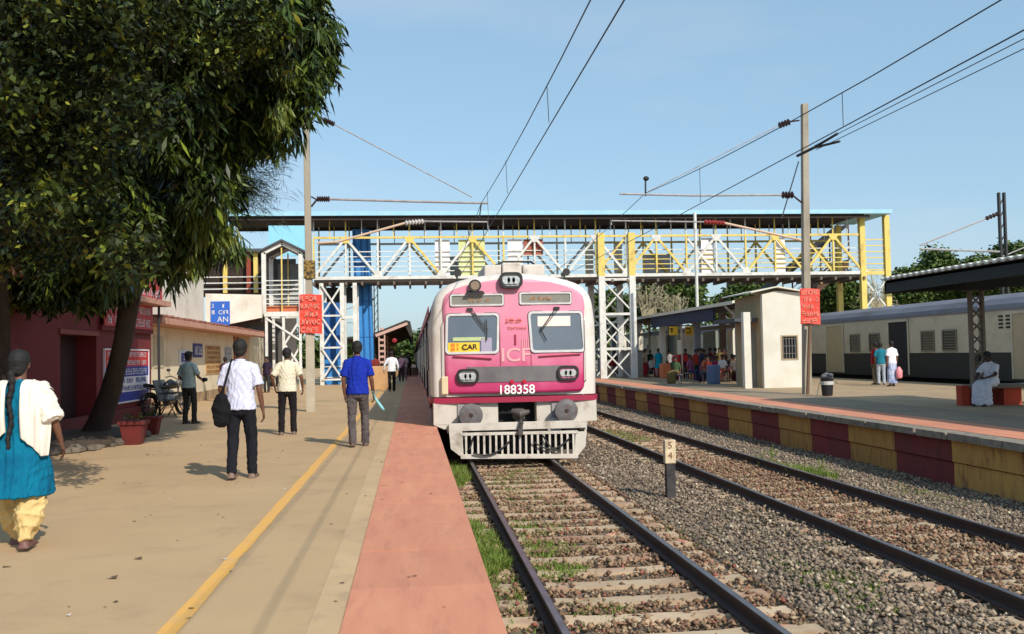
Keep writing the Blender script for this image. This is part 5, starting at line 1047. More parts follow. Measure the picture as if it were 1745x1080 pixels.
# small out-in-front drooping spray (pale needle-like) near the pole
pc = lobes_pts([LB(435,300,50,17), LB(425,340,45,17.2), LB(468,265,26,17)], 70, 31, .3); V, F = leafset(pc, 12, .2, .34, .016, -.1, .10, 33, .5); tag(npmesh('wispy_sprays', V, F, mat('feathery_leaf', (.05,.08,.05), .6, island=[(0, (.035,.06,.035)), (1, (.08,.11,.07))], spec=.2), tA), kind='stuff')
# far trees
LEAFF = mat('far_tree_leaf', (.05,.08,.02), .6, island=[(0, (.032,.060,.014)), (.5, (.06,.10,.022)), (1, (.13,.17,.04))], spec=.2)
def far_tree(px, py, rpx, Y, lab, k, sq=.8, n=4, lf=.3):
    p = P(px, py, Y); r_ = rpx/(FPX/Y); t = empty('background_tree', (p.x, Y, 0), lab, 'tree', 'trees beyond the station'); g = random.Random(k)
    tr = MB(); tr.tube([(p.x, Y, -1), (p.x+.2, Y, p.z*.5), (p.x, Y, p.z)], [.35, .28, .12], 8); 
    for q in range(4): limb(tr, (p.x, Y, p.z*.55), (p.x+g.uniform(-.7, .7)*r_, Y+g.uniform(-.6, .6)*r_, p.z+g.uniform(-.1, .5)*r_), .14, .04, .3, q)
    tr.build('trunk', BARK, t); lb = [(p.x+g.uniform(-.6, .6)*r_, Y+g.uniform(-.5, .5)*r_, p.z+g.uniform(-.45, .4)*r_*sq, r_*g.uniform(.34, .56), r_*.5, r_*sq*g.uniform(.4, .6)) for _ in range(n+3)]
    pts = lobes_pts(lb, 900/(r_*r_), k); V, F = leafset(pts, 6, lf, lf*1.7, .3, -.3, .3, k, .3); tag(npmesh('crown', V, F, LEAFF, t), kind='stuff'); return t
for a in ((1620,470,70,95,'big spreading tree behind the canopy and right end of the footbridge',1), (1735,452,50,100,'dark rounded tree crown at the far right edge beyond the mast',2), (1552,488,42,90,'green tree just right of the yellow footbridge end pillar',3), (1272,498,42,88,'rounded tree seen under the footbridge between pipe and stairs',4), (1140,505,55,84,'dense pale tree under the footbridge left of the white pipe',5), (1230,520,40,100,'low dark tree behind the shelter roof, partly hidden by rounder tree',6), (1000,560,60,120,'shaded tree mass behind the pink train and pier',7), (1420,500,50,92,'tree behind the covered staircase under footbridge',8), (1690,474,50,92,'lower green tree between the canopy roof and the mast',9), (1060,530,45,90,'tree seen between the two white legs of the bridge pier',10)): far_tree(*a)
a = P(1120, 520, 75)
for i, (px, py, r_) in enumerate(((1105,500,30), (1150,525,26), (1495,490,34))):
    p = P(px, py, 66 if i < 2 else 64); t = empty('bare_shrub', (p.x, p.y, 0), ('pale bare branched bush behind the shelter, left of pair', 'pale bare branched bush behind the shelter, right of pair', 'pale dry bush at the foot of yellow right end pillar')[i], 'bush'); tw_ = MB(); g = random.Random(i)
    for k in range(60): 
        b_ = Vector((p.x+g.uniform(-1, 1)*r_/25, p.y+g.uniform(-1, 1), p.z+g.uniform(-1, 1)*r_/25)); tw_.tube([(p.x+g.uniform(-.4, .4), p.y, max(p.z-2.2, 0)), (p.x+(b_.x-p.x)*.5, p.y, (p.z-1)), b_], [.05, .03, .012], 4)
        for q in range(3): tw_.tube([b_, b_+Vector((g.uniform(-.5, .5), g.uniform(-.3, .3), g.uniform(-.5, .4)))], [.02, .008], 3)
    tag(tw_.build('branches', mat('dry_branch', lin((178,168,140)), .9), t), kind='stuff'); MB().tube([(p.x, p.y, 0), (p.x, p.y, max(p.z-1.5, .5))], [.12, .08], 8).build('trunk', mat('dry_branch', (0, 0, 0)), t)
# distant low tree belt
g = np.random.default_rng(77); n = 240; xs = np.linspace(-160, 260, n); pts = []
lb = [(x+g.normal(0, 2), 215+g.normal(0, 8)+(10 if abs(x) < 10 else 0), 1.5+g.uniform(0, 2.5), 4.5, 3, g.uniform(2.5, 4.5)) for x in xs]
pt = lobes_pts(lb, 3.5, 78); V, F = leafset(pt, 4, .8, 1.5, .35, -.3, .6, 79, .2); tag(npmesh('tree_belt', V, F, LEAFF), 'distant low belt of trees closing the end of the tracks', 'trees', kind='stuff')
# ================================================================= PEOPLE
SKIN = mat('brown_skin', lin((112,74,54)), .55, lin((96,62,46)), 6); HAIR = mat('black_hair', (.007,.006,.006), .75, bump=.3, bsc=120, stretch=(1, 1, .3)); GHAIR = mat('dark_grey_hair', lin((60,58,58)), .6)
EYE = mat('eye_dark', (.01,.01,.01), .2); LIP = mat('lip', lin((92,48,42)), .5)
CLO = {}
def cloth(name, c, c2=None, **k):
    if name not in CLO: CLO[name] = mat('cloth_'+name, lin(c), .9, lin(c2) if c2 else None, k.pop('sc', 5), bump=.15, bsc=150, spec=.15, **k)
    return CLO[name]
PENDING = []
def remesh(mb, name, m, parent, vox, xf, fold=0., fseed=0, fk=1., extra=None, smooth=3):
    me = mb.mesh(name, m, True); o = bpy.data.objects.new(name, me); COL.objects.link(o); o.parent = parent
    r_ = o.modifiers.new('r', 'REMESH'); r_.mode = 'VOXEL'; r_.voxel_size = vox; r_.use_smooth_shade = True
    s_ = o.modifiers.new('s', 'SMOOTH'); s_.iterations = smooth; s_.factor = .5
    PENDING.append((o, m, xf, fold, fseed, fk, extra)); return o
def flush():
    dg = bpy.context.evaluated_depsgraph_get()
    for o, m, xf, fold, fs, fk, extra in PENDING:
        me = bpy.data.meshes.new_from_object(o.evaluated_get(dg)); me.name = o.name; o.modifiers.clear(); old = o.data
        if fold:
            n = len(me.vertices); co = np.zeros(n*3, np.float32); me.vertices.foreach_get('co', co); co = co.reshape(-1, 3); no = np.zeros(n*3, np.float32); me.vertices.foreach_get('normal', no); no = no.reshape(-1, 3)
            g = np.random.default_rng(fs); d = np.zeros(n)
            for k in range(9):
                dirn = g.normal(0, 1, 3)*np.array([1.3, .5, .55]); dirn /= np.linalg.norm(dirn); w_ = g.uniform(22, 60)*fk; ph = g.uniform(0, 6.28); warp = np.sin(co @ (g.normal(0, 7, 3))+ph)
                q = np.sin(co @ dirn*w_+warp*1.8+ph); d += (1-np.abs(q))**2*g.uniform(.3, 1.)
            d = (d-d.mean())/(d.std()+1e-6); co += no*(d*fold)[:, None].clip(-2.2*fold, 2.6*fold); me.vertices.foreach_set('co', co.astype(np.float32).ravel())
        if extra:   # join finger geometry into the same mesh
            bm = bpy.data.meshes.new('x'); bm.from_pydata([tuple(v) for v in extra.v], [], extra.f); import bmesh
            b = bmesh.new(); b.from_mesh(me); b.from_mesh(bm); b.to_mesh(me); b.free(); bpy.data.meshes.remove(bm); me.shade_smooth()
        me.transform(xf); me.materials.clear(); me.materials.append(m); o.data = me; bpy.data.meshes.remove(old)
    PENDING.clear()
def person(loc, head=0., h=1.68, label='', legs=None, arms=None, top=('white', (225,225,235)), bot=('black_trousers', (34,34,38)), kind='trousers', sleeve='short', shoes=(50,40,36), hairc=None, sit=False, vox=.014, build=1., gaze=(0, 0), hair='short', group=None, lean=0., skin=None, face=False, detail=True, top_len=0., name='person', extras=None, fold=.003):
    """local frame: the person faces +Y, stands on z=0, 1.72 m tall; then scaled, turned and set down"""
    t = empty(name, loc, label, 'person', group); s_ = h/1.72; XF = Matrix.Rotation(head, 4, 'Z') @ Matrix.Scale(s_, 4); skin = skin or SKIN; B = build
    legs = legs or ((.0, 0., 0.), (.02, 0., 0.)); hz = .92 if not sit else .52; 
    hipL, hipR = Vector((-.085, 0, hz)), Vector((.085, 0, hz)); up_ = hz-.92
    def T(x, y, z): return Vector((x, y+(z-.95)*lean if not sit else y+(z-.95)*lean, z+up_))
    # feet: (x offset outwards, y, heel lift)
    ank = []; kne = []
    for sd_, hp, lg in ((-1, hipL, legs[0]), (1, hipR, legs[1])):
        if sit:
            a = Vector((sd_*(.12+lg[0]), .46+lg[1], .09+lg[2])); k = Vector((sd_*(.13+lg[0]*.8), .42, .52))
        else:
            a = Vector((sd_*(.09+lg[0]), lg[1], .085+lg[2])); d = (a-hp); k = hp.lerp(a, .49)+Vector((sd_*.01, .035+max(0, .12*lg[2]*4)+abs(lg[1])*.10, 0))
        ank.append(a); kne.append(k)
    sh = [T(-.168*B, -.01, 1.385), T(.168*B, -.01, 1.385)]
    arms = arms or (((-.05, -.02, -.28), (.0, .04, -.25)), ((.05, -.02, -.28), (.0, .04, -.25)))
    elb = [sh[i]+Vector(arms[i][0]) for i in (0, 1)]; wri = [elb[i]+Vector(arms[i][1]) for i in (0, 1)]
    hc = T(gaze[0]*.03, .012+lean*.05+gaze[1]*.03, 1.606); nk = T(0, -.005, 1.45)
    b = MB(); trunk = [T(0, 0, .90), T(0, 0, 1.0), T(0, .0, 1.12), T(0, .0, 1.27), T(0, -.005, 1.38), T(0, -.01, 1.43)]
    b.loft(trunk, [(.15*B, .105*B), (.145*B, .10*B), (.135*B, .095*B), (.15*B, .105*B), (.14*B, .085), (.07, .055)])
    b.loft([T(0, -.01, 1.40), nk, T(0, .008, 1.53)], [(.068, .064), (.060, .061), (.056, .058)])
    # head: skull, jaw, nose, ears
    gz = gaze[0]*.5; Rz = Matrix.Rotation(-gz, 3, 'Z'); hv = lambda x, y, z: hc+Rz @ Vector((x, y, z))
    b.ell(hv(0, -.012, .025), (.074, .094, .092), rot=Rz); b.ell(hv(0, .025, -.035), (.058, .066, .075), rot=Rz); b.ell(hv(0, .052, -.085), (.034, .034, .03)); b.loft([hv(0, .082, .02), hv(0, .102, -.022)], [.009, .014])
    for sd_ in (-1, 1): b.ell(hv(sd_*.077, -.005, -.01), (.012, .022, .034))
    for i, sd_ in ((0, -1), (1, 1)):
        mid = sh[i].lerp(elb[i], .5)
        b.loft([T(sd_*.08, -.01, 1.37), sh[i]+Vector((0, 0, -.015)), mid, elb[i]], [.045, .046*B, .043*B, .037*B], n=12); b.loft([elb[i], elb[i].lerp(wri[i], .35), wri[i]], [.037*B, .036*B, .025], n=12)
        b.loft([hipL if i == 0 else hipR, (hipL if i == 0 else hipR).lerp(kne[i], .45), kne[i]], [.085*B, .075*B, .052*B], n=12)
        b.loft([kne[i], kne[i].lerp(ank[i], .32), ank[i]], [.052*B, .052*B, .034], n=12)
        b.loft([ank[i]+Vector((0, -.03, -.045)), ank[i]+Vector((sd_*.008, .07, -.055)), ank[i]+Vector((sd_*.012, .14, -.065))], [(.034, .035), (.042, .03), (.038, .018)], n=12)
    fx = MB()
    for i, sd_ in ((0, -1), (1, 1)):       # hands: palm, four curled fingers of unequal length, thumb from the side
        d = (wri[i]-elb[i]).normalized(); sidev = Vector((0, 1, 0))-d*d.y
        if sidev.length < .3: sidev = Vector((1, 0, 0))-d*d.x
        sidev.normalize(); nrm = d.cross(sidev)*(-sd_)   # towards the thigh
        pc = wri[i]+d*.05; b.loft([wri[i]-d*.02, wri[i]+d*.03, wri[i]+d*.085], [(.026, .02), (.036, .016), (.038, .014)], ref=sidev, n=10)
        for q, L in enumerate((.066, .075, .070, .055)):
            o_ = wri[i]+d*.085+sidev*(.027-q*.018); m1 = o_+d*L*.5+nrm*L*.12; m2 = o_+d*L*.85+nrm*L*.42; e_ = o_+d*L*1.0+nrm*L*.75
            fx.tube([o_-d*.02, m1, m2, e_], [.0088, .0085, .008, .006], 7)
        o_ = wri[i]+d*.03+sidev*.026; fx.tube([o_, o_+sidev*.022+d*.03+nrm*.008, o_+sidev*.024+d*.058+nrm*.016], [.011, .0095, .007], 7)
    remesh(b, 'body', skin, t, vox, XF, extra=fx if detail else None)
    # upper garment
    g = MB(); tl = top_len; hem = .86-tl
    G = [T(0, 0, hem)]; GR = [((.19+tl*.20)*B, (.142+tl*.36)*B)]
    if tl > .12: G.append(T(0, 0, hem+tl*.5)); GR.append(((.188+tl*.14)*B, (.145+tl*.2)*B))
    G += [T(0, 0, .95), T(0, 0, 1.10), T(0, .0, 1.26), T(0, -.008, 1.37), T(0, -.01, 1.425), T(0, -.006, 1.463)]; GR += [(.184*B, .138*B), (.168*B, .124*B), (.175*B, .124*B), (.165*B, .105), (.115, .078), (.070, .070)]
    if sit: G = G[-6:]; GR = GR[-6:]; G[0] = T(0, .02, .93)
    g.loft(G, GR, n=22, rnd=False)
    for i, sd_ in ((0, -1), (1, 1)):
        if sleeve == 'short': e1 = sh[i].lerp(elb[i], .82); g.loft([T(sd_*.03, -.008, 1.425), T(sd_*.11*B, -.01, 1.395), sh[i]+Vector((-sd_*.004, 0, -.008)), sh[i].lerp(elb[i], .45), e1], [.05, .060, .064*B, .064*B, .069*B], n=16, rnd=False)
        elif sleeve == 'long': g.loft([T(sd_*.03, -.008, 1.425), T(sd_*.11*B, -.01, 1.395), sh[i]+Vector((0, 0, -.008)), sh[i].lerp(elb[i], .5), elb[i]], [.05, .060, .063*B, .058*B, .05*B], n=14); g.loft([elb[i], elb[i].lerp(wri[i], .5), wri[i]-(wri[i]-elb[i])*.03], [.05*B, .044*B, .036], n=14, rnd=False)
    if top: gname = {'short': 'shirt', 'long': 'shirt'}.get(sleeve, 'top'); remesh(g, 'kurta' if tl > .12 else gname, cloth(*top), t, vox*.9, XF, fold, abs(hash(label)) % 999 if False else len(label)*7+int(loc[0]*10), 1.)
    # collar
    if sleeve == 'short' and tl < .1 and detail and top:
        c_ = MB(); c_.loft([T(0, -.002, 1.455), T(0, .0, 1.485)], [(.066, .066), (.060, .062)], n=18, rnd=False); c_.add([], []); c_.build('collar', cloth(*top), t, smooth=True); o = t.children[-1] if False else [x for x in COL.objects if x.parent == t and x.name.startswith('collar')][-1]; o.data.transform(Matrix.Translation(Vector(loc))); o.data.transform(XF)
    # lower garment
    g = MB()
    if kind in ('trousers', 'salwar'):
        fat = 1. if kind == 'trousers' else 1.75
        g.loft([T(0, 0, 1.01) if not sit else Vector((0, -.02, .62)), T(0, 0, .93) if not sit else Vector((0, 0, .55)), T(0, 0, .84) if not sit else Vector((0, .06, .50))], [(.145*B, .105*B), (.155*B, .115*B), (.16*B, .118*B)], n=18)
        for i in (0, 1):
            hp = hipL if i == 0 else hipR; a_ = ank[i]+Vector((0, 0, -.035))
            if kind == 'trousers': g.loft([hp+Vector((0, 0, -.02)), hp.lerp(kne[i], .5), kne[i]], [.098*B, .086*B, .070*B], n=14); g.loft([kne[i], kne[i].lerp(a_, .5), a_+Vector((0, 0, 0)), ], [.070*B, .064*B, .062*B], n=14, rnd=False)
            else: g.loft([hp+Vector((0, -.01, -.02)), hp.lerp(kne[i], .5)+Vector(((-.02, .02)[i], -.02, 0)), kne[i]+Vector(((-.02, .03)[i], -.03, -.04)), kne[i].lerp(a_, .55)+Vector((0, -.02, 0)), a_+Vector((0, 0, .03))], [.085, .095, .115, .12, .062], n=16)
    elif kind in ('lungi', 'sari'):
        if sit: g.loft([Vector((0, 0, .60)), Vector((0, .12, .55)), Vector((0, .36, .56)), Vector((0, .46, .50)), Vector((0, .47, .3)), Vector((0, .47, .08))], [(.17, .12), (.19, .13), (.23, .10), (.24, .11), (.25, .13), (.26, .14)], n=20)
        else: g.loft([T(0, 0, 1.02), T(0, 0, .88), T(0, 0, .55), T(0, .0, .12)], [(.155, .115), (.18, .14), (.185, .15), (.19, .17)], n=22, rnd=False)
    remesh(g, {'trousers': 'trousers', 'salwar': 'salwar', 'lungi': 'lungi', 'sari': 'skirt'}[kind], cloth(*bot), t, vox*.9, XF, fold*(1.1 if kind != 'salwar' else 1.6), int(loc[1]*9), .9 if kind != 'salwar' else .45)
    if detail:
        for i, sd_ in ((0, -1), (1, 1)):
            f = MB(); a = ank[i]; f.loft([a+Vector((0, -.045, -.05)), a+Vector((0, .02, -.045)), a+Vector((sd_*.008, .09, -.052)), a+Vector((sd_*.012, .165, -.062))], [(.042, .036), (.044, .042), (.05, .032), (.044, .022)], n=12); f.box((a.x-.045, a.y-.08, a.z-.088), (a.x+.048, a.y+.19, a.z-.068))
            remesh(f, 'shoe', mat('shoe_%d_%d' % (shoes[0], shoes[2]), lin(shoes), .6), t, .012, XF)
    # hair
    hm = hairc or HAIR; f = MB()
    f.ell(hv(0, -.022, .036), (.091, .104, .101), rot=Rz); f.ell(hv(0, -.054, -.022), (.074, .058, .068), rot=Rz); f.ell(hv(0, .055, .088), (.062, .046, .036), rot=Rz)
    if hair in ('braid', 'bun'):
        f.ell(hv(0, -.06, -.04), (.06, .05, .07))
        if hair == 'bun': f.ell(hv(0, -.11, -.02), (.045, .04, .045))
        else:
            for k in range(11): f.ell(T(-.03+.012*math.sin(k*1.2), -.125-.004*k, 1.52-k*.062), (.032-.0012*k, .026, .043))
    remesh(f, 'hair', hm, t, .010 if detail else vox*.9, XF, .0014, 5, 3.5, smooth=2)
    if face:
        for sd_ in (-1, 1):
            e_ = MB().ell(hv(sd_*.030, .082, .005), (.012, .006, .007)); o = e_.mesh('eye', EYE, True); o.transform(XF); link('eye', o, t, loc)
        e_ = MB().ell(hv(0, .090, -.062), (.022, .006, .006)); o = e_.mesh('mouth', LIP, True); o.transform(XF); link('mouth', o, t, loc)
    t['_k'] = 1; del t['_k']
    return t, XF, T, sh, elb, wri, ank
def part_xf(mb, name, m, t, XF, smooth=True, mods=None):
    me = mb.mesh(name, m, smooth); me.transform(XF); o = bpy.data.objects.new(name, me); COL.objects.link(o); o.parent = t; return o
# -- woman in teal kurta with cream shawl, left edge
TEAL = ('teal', (8,112,140), (6,84,116)); CREAM = ('cream', (236,228,216), (214,204,190)); SAL = ('salwar_cream', (214,188,132), (192,164,108))
t, XF, T, sh, el, wr, an = person((-3.22, 8.35, 0), R(4), 1.60, 'woman walking away in teal tunic and cream shawl with a long black braid', legs=((.0, .22, .0), (.02, -.20, .03)), arms=(((-.09, -.02, -.26), (.0, .05, -.24)), ((.11, -.04, -.25), (.05, .06, -.22))), top=TEAL, bot=SAL, kind='salwar', shoes=(110,74,66), hair='braid', vox=.010, top_len=.40, fold=.006, build=1.08)
for sd_ in (-1, 1):   # shawl halves falling over each shoulder
    nu, nv = 16, 26; V = []; F = []
    for j in range(nv+1):
        f = j/nv; 
        for i in range(nu+1):
            u = i/nu
            x = sd_*(.058+u*(.205+.03*math.sin(f*3))); 
            if f < .22: a = f/.22; y = .12-.29*a+.0*u; z = 1.445-.075*u*u+.035*math.sin(math.pi*a)-.01
            else: a = (f-.22)/.78; y = -.17-.03*math.sin(a*3)+.09*u**2.2; z = 1.40-.09*u*u-a*(.50-.16*abs(u-.75)+(.05 if sd_ > 0 else .0))
            y += .012*math.sin(u*26+f*3)*min(1, f*3)+.012*math.sin(u*11-f*4); V.append(T(x, y, z))
    F = [(j*(nu+1)+i, j*(nu+1)+i+1, (j+1)*(nu+1)+i+1, (j+1)*(nu+1)+i) for j in range(nv) for i in range(nu)]
    o = part_xf(MB().add(V, F), 'shawl', cloth(*CREAM), t, XF); q = o.modifiers.new('s', 'SOLIDIFY'); q.thickness = .007; q.offset = 0; q = o.modifiers.new('u', 'SUBSURF'); q.levels = 1; q.render_levels = 1
    # over the arm
    g_ = MB(); i = 0 if sd_ < 0 else 1; g_.loft([T(sd_*.10, -.01, 1.40), sh[i]+Vector((0, 0, .0)), sh[i].lerp(el[i], .5)+Vector((0, -.02, 0)), el[i]+Vector((sd_*.01, -.03, -.03))], [(.075, .08), (.08, .088), (.092, .11), (.10, .12)], n=14, rnd=False); remesh(g_, 'shawl_fold', cloth(*CREAM), t, .011, XF, .006, 3, .8)
# -- man with black shoulder bag
t, XF, T, sh, el, wr, an = person((-2.16, 12.5, 0), R(-4), 1.74, 'man walking away in pale lavender shirt with black bag on left shoulder', legs=((.0, -.10, .03), (.02, .12, .0)), arms=(((-.08, .02, -.27), (.03, .12, -.20)), ((.07, -.02, -.28), (.03, .05, -.25))), top=('lavender', (206,208,228), (190,193,218)), bot=('dark_trousers', (30,31,38)), shoes=(120,96,84), vox=.010, fold=.0032)
g_ = MB(); g_.loft([T(-.20, -.15, 1.02), T(-.20, -.15, .88), T(-.195, -.15, .72)], [(.075, .085), (.115, .11), (.10, .10)], n=16); o = remesh(g_, 'bag', cloth('black_bag', (24,24,27)), t, .011, XF, .006, 8, .6)
o_ = MB(); o_.bar(T(-.19, -.15, 1.05), T(-.105, -.118, 1.38), .05, .012, (1, 0, 0)); o_.bar(T(-.105, -.12, 1.38), T(-.10, -.01, 1.475), .05, .012, (1, 0, 0)); o_.bar(T(-.10, -.01, 1.475), T(-.125, .11, 1.33), .05, .012, (1, 0, 0)); part_xf(o_, 'bag_strap', cloth('black_bag', (0, 0, 0)), t, XF, False)
# -- man in cream shirt
person((-2.47, 19.5, 0), R(6), 1.70, 'man in plain cream short sleeved shirt and black trousers beside the left pole', legs=((.03, .0, 0), (.03, .06, 0)), arms=(((-.12, -.03, -.25), (.04, .12, -.19)), ((.11, -.02, -.25), (.02, .10, -.21))), top=('offwhite', (218,213,194), (202,196,174)), bot=('black_trousers', (32,30,32)), shoes=(104,84,72), vox=.012)
# -- man in blue shirt
t, XF, T, sh, el, wr, an = person((-.93, 16.5, 0), R(3), 1.76, 'man in bright royal blue shirt and grey trousers walking away along the yellow line', legs=((.0, -.09, .02), (.03, .13, 0)), arms=(((-.06, -.02, -.28), (.02, .05, -.25)), ((.06, -.02, -.28), (.03, .08, -.24))), top=('royal_blue', (30,52,165), (22,40,138)), bot=('grey_trousers', (92,86,86), (78,72,74)), shoes=(84,64,52), vox=.010, fold=.0036)
w_ = wr[1]; o_ = MB(); o_.tube([w_+Vector((-.01, -.06, .03)), w_+Vector((.03, .03, -.09)), w_+Vector((.12, .06, -.22)), w_+Vector((.17, .10, -.28))], [.012, .022, .026, .016], 10); part_xf(o_, 'rolled_cloth', cloth('pale_cyan', (110,190,200), (150,210,215)), t, XF)
# -- man waiting by the notices
pc = PZ(322, 722); t, XF, T, sh, el, wr, an = person((pc.x, pc.y, 0), R(-25), 1.70, 'man in pale grey green shirt standing beside the motorcycle reading notices', legs=((.02, 0, 0), (.02, .05, 0)), arms=(((-.10, .0, -.27), (.08, .16, -.12)), ((.10, .02, -.26), (-.02, .17, -.08))), top=('grey_green', (165,186,184), (146,166,166)), bot=('charcoal', (52,52,52)), vox=.012)
g_ = MB(); g_.loft([wr[1]+Vector((.02, .02, .0)), wr[1]+Vector((.02, .12, -.0))], [(.06, .05), (.05, .05)]); remesh(g_, 'pouch', cloth('black_bag', (0, 0, 0)), t, .012, XF)
pf = PZ(668, 667)
person((pf.x, pf.y, 0), R(2), 1.72, 'man in white long sleeved shirt walking far up the platform beside the train', legs=((.0, -.12, .03), (.0, .12, 0)), arms=(((-.13, .0, -.25), (-.03, .1, -.22)), ((.10, -.03, -.26), (.02, .06, -.24))), top=('white', (225,226,232)), bot=('black_trousers', (0, 0, 0)), sleeve='long', vox=.016)
for i, (px, py, c, lab, he) in enumerate(((690, 650, (200,180,190), 'distant person in pale clothes and pink headscarf nearest the train side', 3.), (684, 652, (90,70,90), 'distant person in dark purple clothes just behind the walking man', .2), (697, 645, (60,50,55), 'far off dark dressed person close to the coach side', 0.), (640, 655, (120,50,48), 'person in dark red clothes behind the tan block on the platform', 0.3))):
    p = P(px, py, (62, 58, 74, 52)[i]); person((p.x, p.y, 0), he, 1.62, lab, top=('far%d' % i, c), bot=('far_b%d' % i, tuple(x*.6 for x in c)), vox=.024, detail=False, group='distant people on the left platform')
# people behind the left pole (vendor in shade)
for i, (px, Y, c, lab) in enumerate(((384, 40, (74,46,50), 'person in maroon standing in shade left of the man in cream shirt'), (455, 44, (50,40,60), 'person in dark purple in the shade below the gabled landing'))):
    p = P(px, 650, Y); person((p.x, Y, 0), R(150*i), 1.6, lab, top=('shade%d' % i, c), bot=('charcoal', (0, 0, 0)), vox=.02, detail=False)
# right platform standing pair
pl = PZ(1521, 658); person((pl.x, pl.y, 0), R(10), 1.72, 'man in white shirt and blue white patterned lungi by the open coach door', top=('bright_white', (235,235,240)), bot=('blue_check', (60,96,170), (215,222,235)), kind='lungi', vox=.014, legs=((0, 0, 0), (0, .06, 0)))
CLO['blue_check']; 
pt_ = PZ(1500, 656); t, XF, T, sh, el, wr, an = person((pt_.x+.15, pt_.y+.2, 0), R(-20), 1.68, 'person in teal blue shirt and pale trousers between two others at the coach', top=('teal_shirt', (40,120,140)), bot=('pale_trousers', (170,178,190)), vox=.015)
pt_ = PZ(1494, 655); person((pt_.x-.05, pt_.y-.1, 0), R(20), 1.68, 'person in red shirt and khaki trousers at the left of the standing group', top=('red_shirt', (170,40,44)), bot=('khaki', (120,108,88)), vox=.015, sleeve='long')
p = P(1537, 645, 35); g_ = MB(); g_.loft([(p.x, 35.2, .35), (p.x, 35.2, .6), (p.x, 35.2, .72)], [(.12, .09), (.13, .10), (.05, .04)]); thing('carrier_bag', g_, mat('pink_plastic', lin((226,140,150)), .5), 'pink plastic carrier bag beside the man in the blue lungi', 'bag', (p.x, 35.2, .35), smooth=True)
# seated man on the bench, right
ps = (P(1686, 650, 22.9).x, 22.78, 0)
t, XF, T, sh, el, wr, an = person(ps, R(118), 1.74, 'elderly looking man in white shirt and white dhoti seated bent forward on the bench', sit=True, arms=(((-.06, .16, -.22), (.08, .20, -.06)), ((.06, .16, -.22), (-.08, .20, -.06))), top=('seat_white', (226,226,232)), bot=('seat_dhoti', (222,222,230), (200,202,214)), kind='lungi', vox=.012, lean=.22, gaze=(0, 1), skin=mat('dark_skin', lin((62,42,36)), .6), face=True, fold=.006)
# waiting crowd under the shelter
pal = [(150,40,50), (120,30,60), (60,60,90), (180,150,120), (200,190,180), (90,30,35), (70,90,60), (140,80,110), (40,50,70), (190,110,80), (110,100,95), (160,50,80), (210,205,200), (60,40,60), (100,60,40), (110,96,60), (30,70,60), (170,60,50)]
CN = ['crimson','wine','slate blue','tan','ivory','dark maroon','olive','mauve','navy','apricot','grey','magenta','white','plum','brown','mustard','bottle green','brick red']
pat = [(1042,612,'by the bridge pier'), (1052,618,'just left of the grey plinth'), (1062,610,'at the back of the pier'), (1100,622,'right of the grey plinth'), (1110,616,'left of the teal dressed woman'), (1133,618,'behind the orange box'), (1152,626,'beside the red box stall'), (1176,622,'left of the upright red bin'), (1196,622,'behind the upright red bin'), (1203,628,'between red bin and blue drum'), (1212,618,'behind the slate blue drum'), (1222,626,'right of the slate blue drum'), (1231,622,'midway under the shelter'), (1238,630,'second from the white post'), (1248,620,'nearest to the white post'), (1226,605,'in the back row by the drum'), (1150,608,'in the back row below the yellow sign'), (1186,606,'in the back row right of the yellow sign')]
g = random.Random(4)
for i, (px, py, wh) in enumerate(pat):
    Y = 62 if px < 1070 else (56 if px < 1150 else g.uniform(43.5, 47)); Y += 3.0*(py < 612); p = P(px, py, Y); sit_ = not (i in (3, 15, 17, 8))
    person((p.x, Y, 0), R(180+g.uniform(-60, 60)) if sit_ else R(g.uniform(60, 250)), 1.62+g.uniform(-.05, .08), '%s in %s clothes %s' % ('seated person' if sit_ else 'standing person', CN[i], wh), sit=sit_, top=('crowd%d' % i, pal[i]), bot=('crowdb%d' % i, pal[(i*5+3) % 18]), kind='sari' if i % 3 == 0 else 'trousers', vox=.022, detail=False, group='people waiting under the shelter', hair='bun' if i % 3 == 0 else 'short')
    if sit_:
        c_ = MB(); q = Vector((p.x, Y, 0)); c_.box((p.x-.24, Y-.2, .38), (p.x+.24, Y+.2, .43)); 
        for sx in (-.2, .2):
            for sy in (-.16, .16): c_.cbox((p.x+sx, Y+sy, .19), (.03, .03, .38))
        thing('seat', c_, MATS['steel_column'], 'seat of the %s clothed person %s' % (CN[i], wh), 'seat', (p.x, Y, 0), 'seats under the shelter')
back = [(1088,604),(1097,612),(1108,607),(1126,603),(1140,606),(1160,614),(1168,606),(1180,612),(1192,612),(1200,606),(1210,608),(1219,612),(1234,608),(1243,612),(1251,628),(1207,634),(1060,606),(1047,606)]
BW_ = ['far left by the pier base', 'behind the grey plinth', 'past the plinth in shadow', 'behind the teal woman', 'behind the orange box in shadow', 'left side of the red stall', 'right side of the red stall', 'between stall and red bin', 'beyond the red bin', 'deep in shadow past the bin', 'left of centre in the back row', 'right of centre in the back row', 'near the last shelter column', 'behind the white post row', 'beside the white post base', 'in front beside the drum', 'in the gap of the pier legs', 'leftmost under the pier']
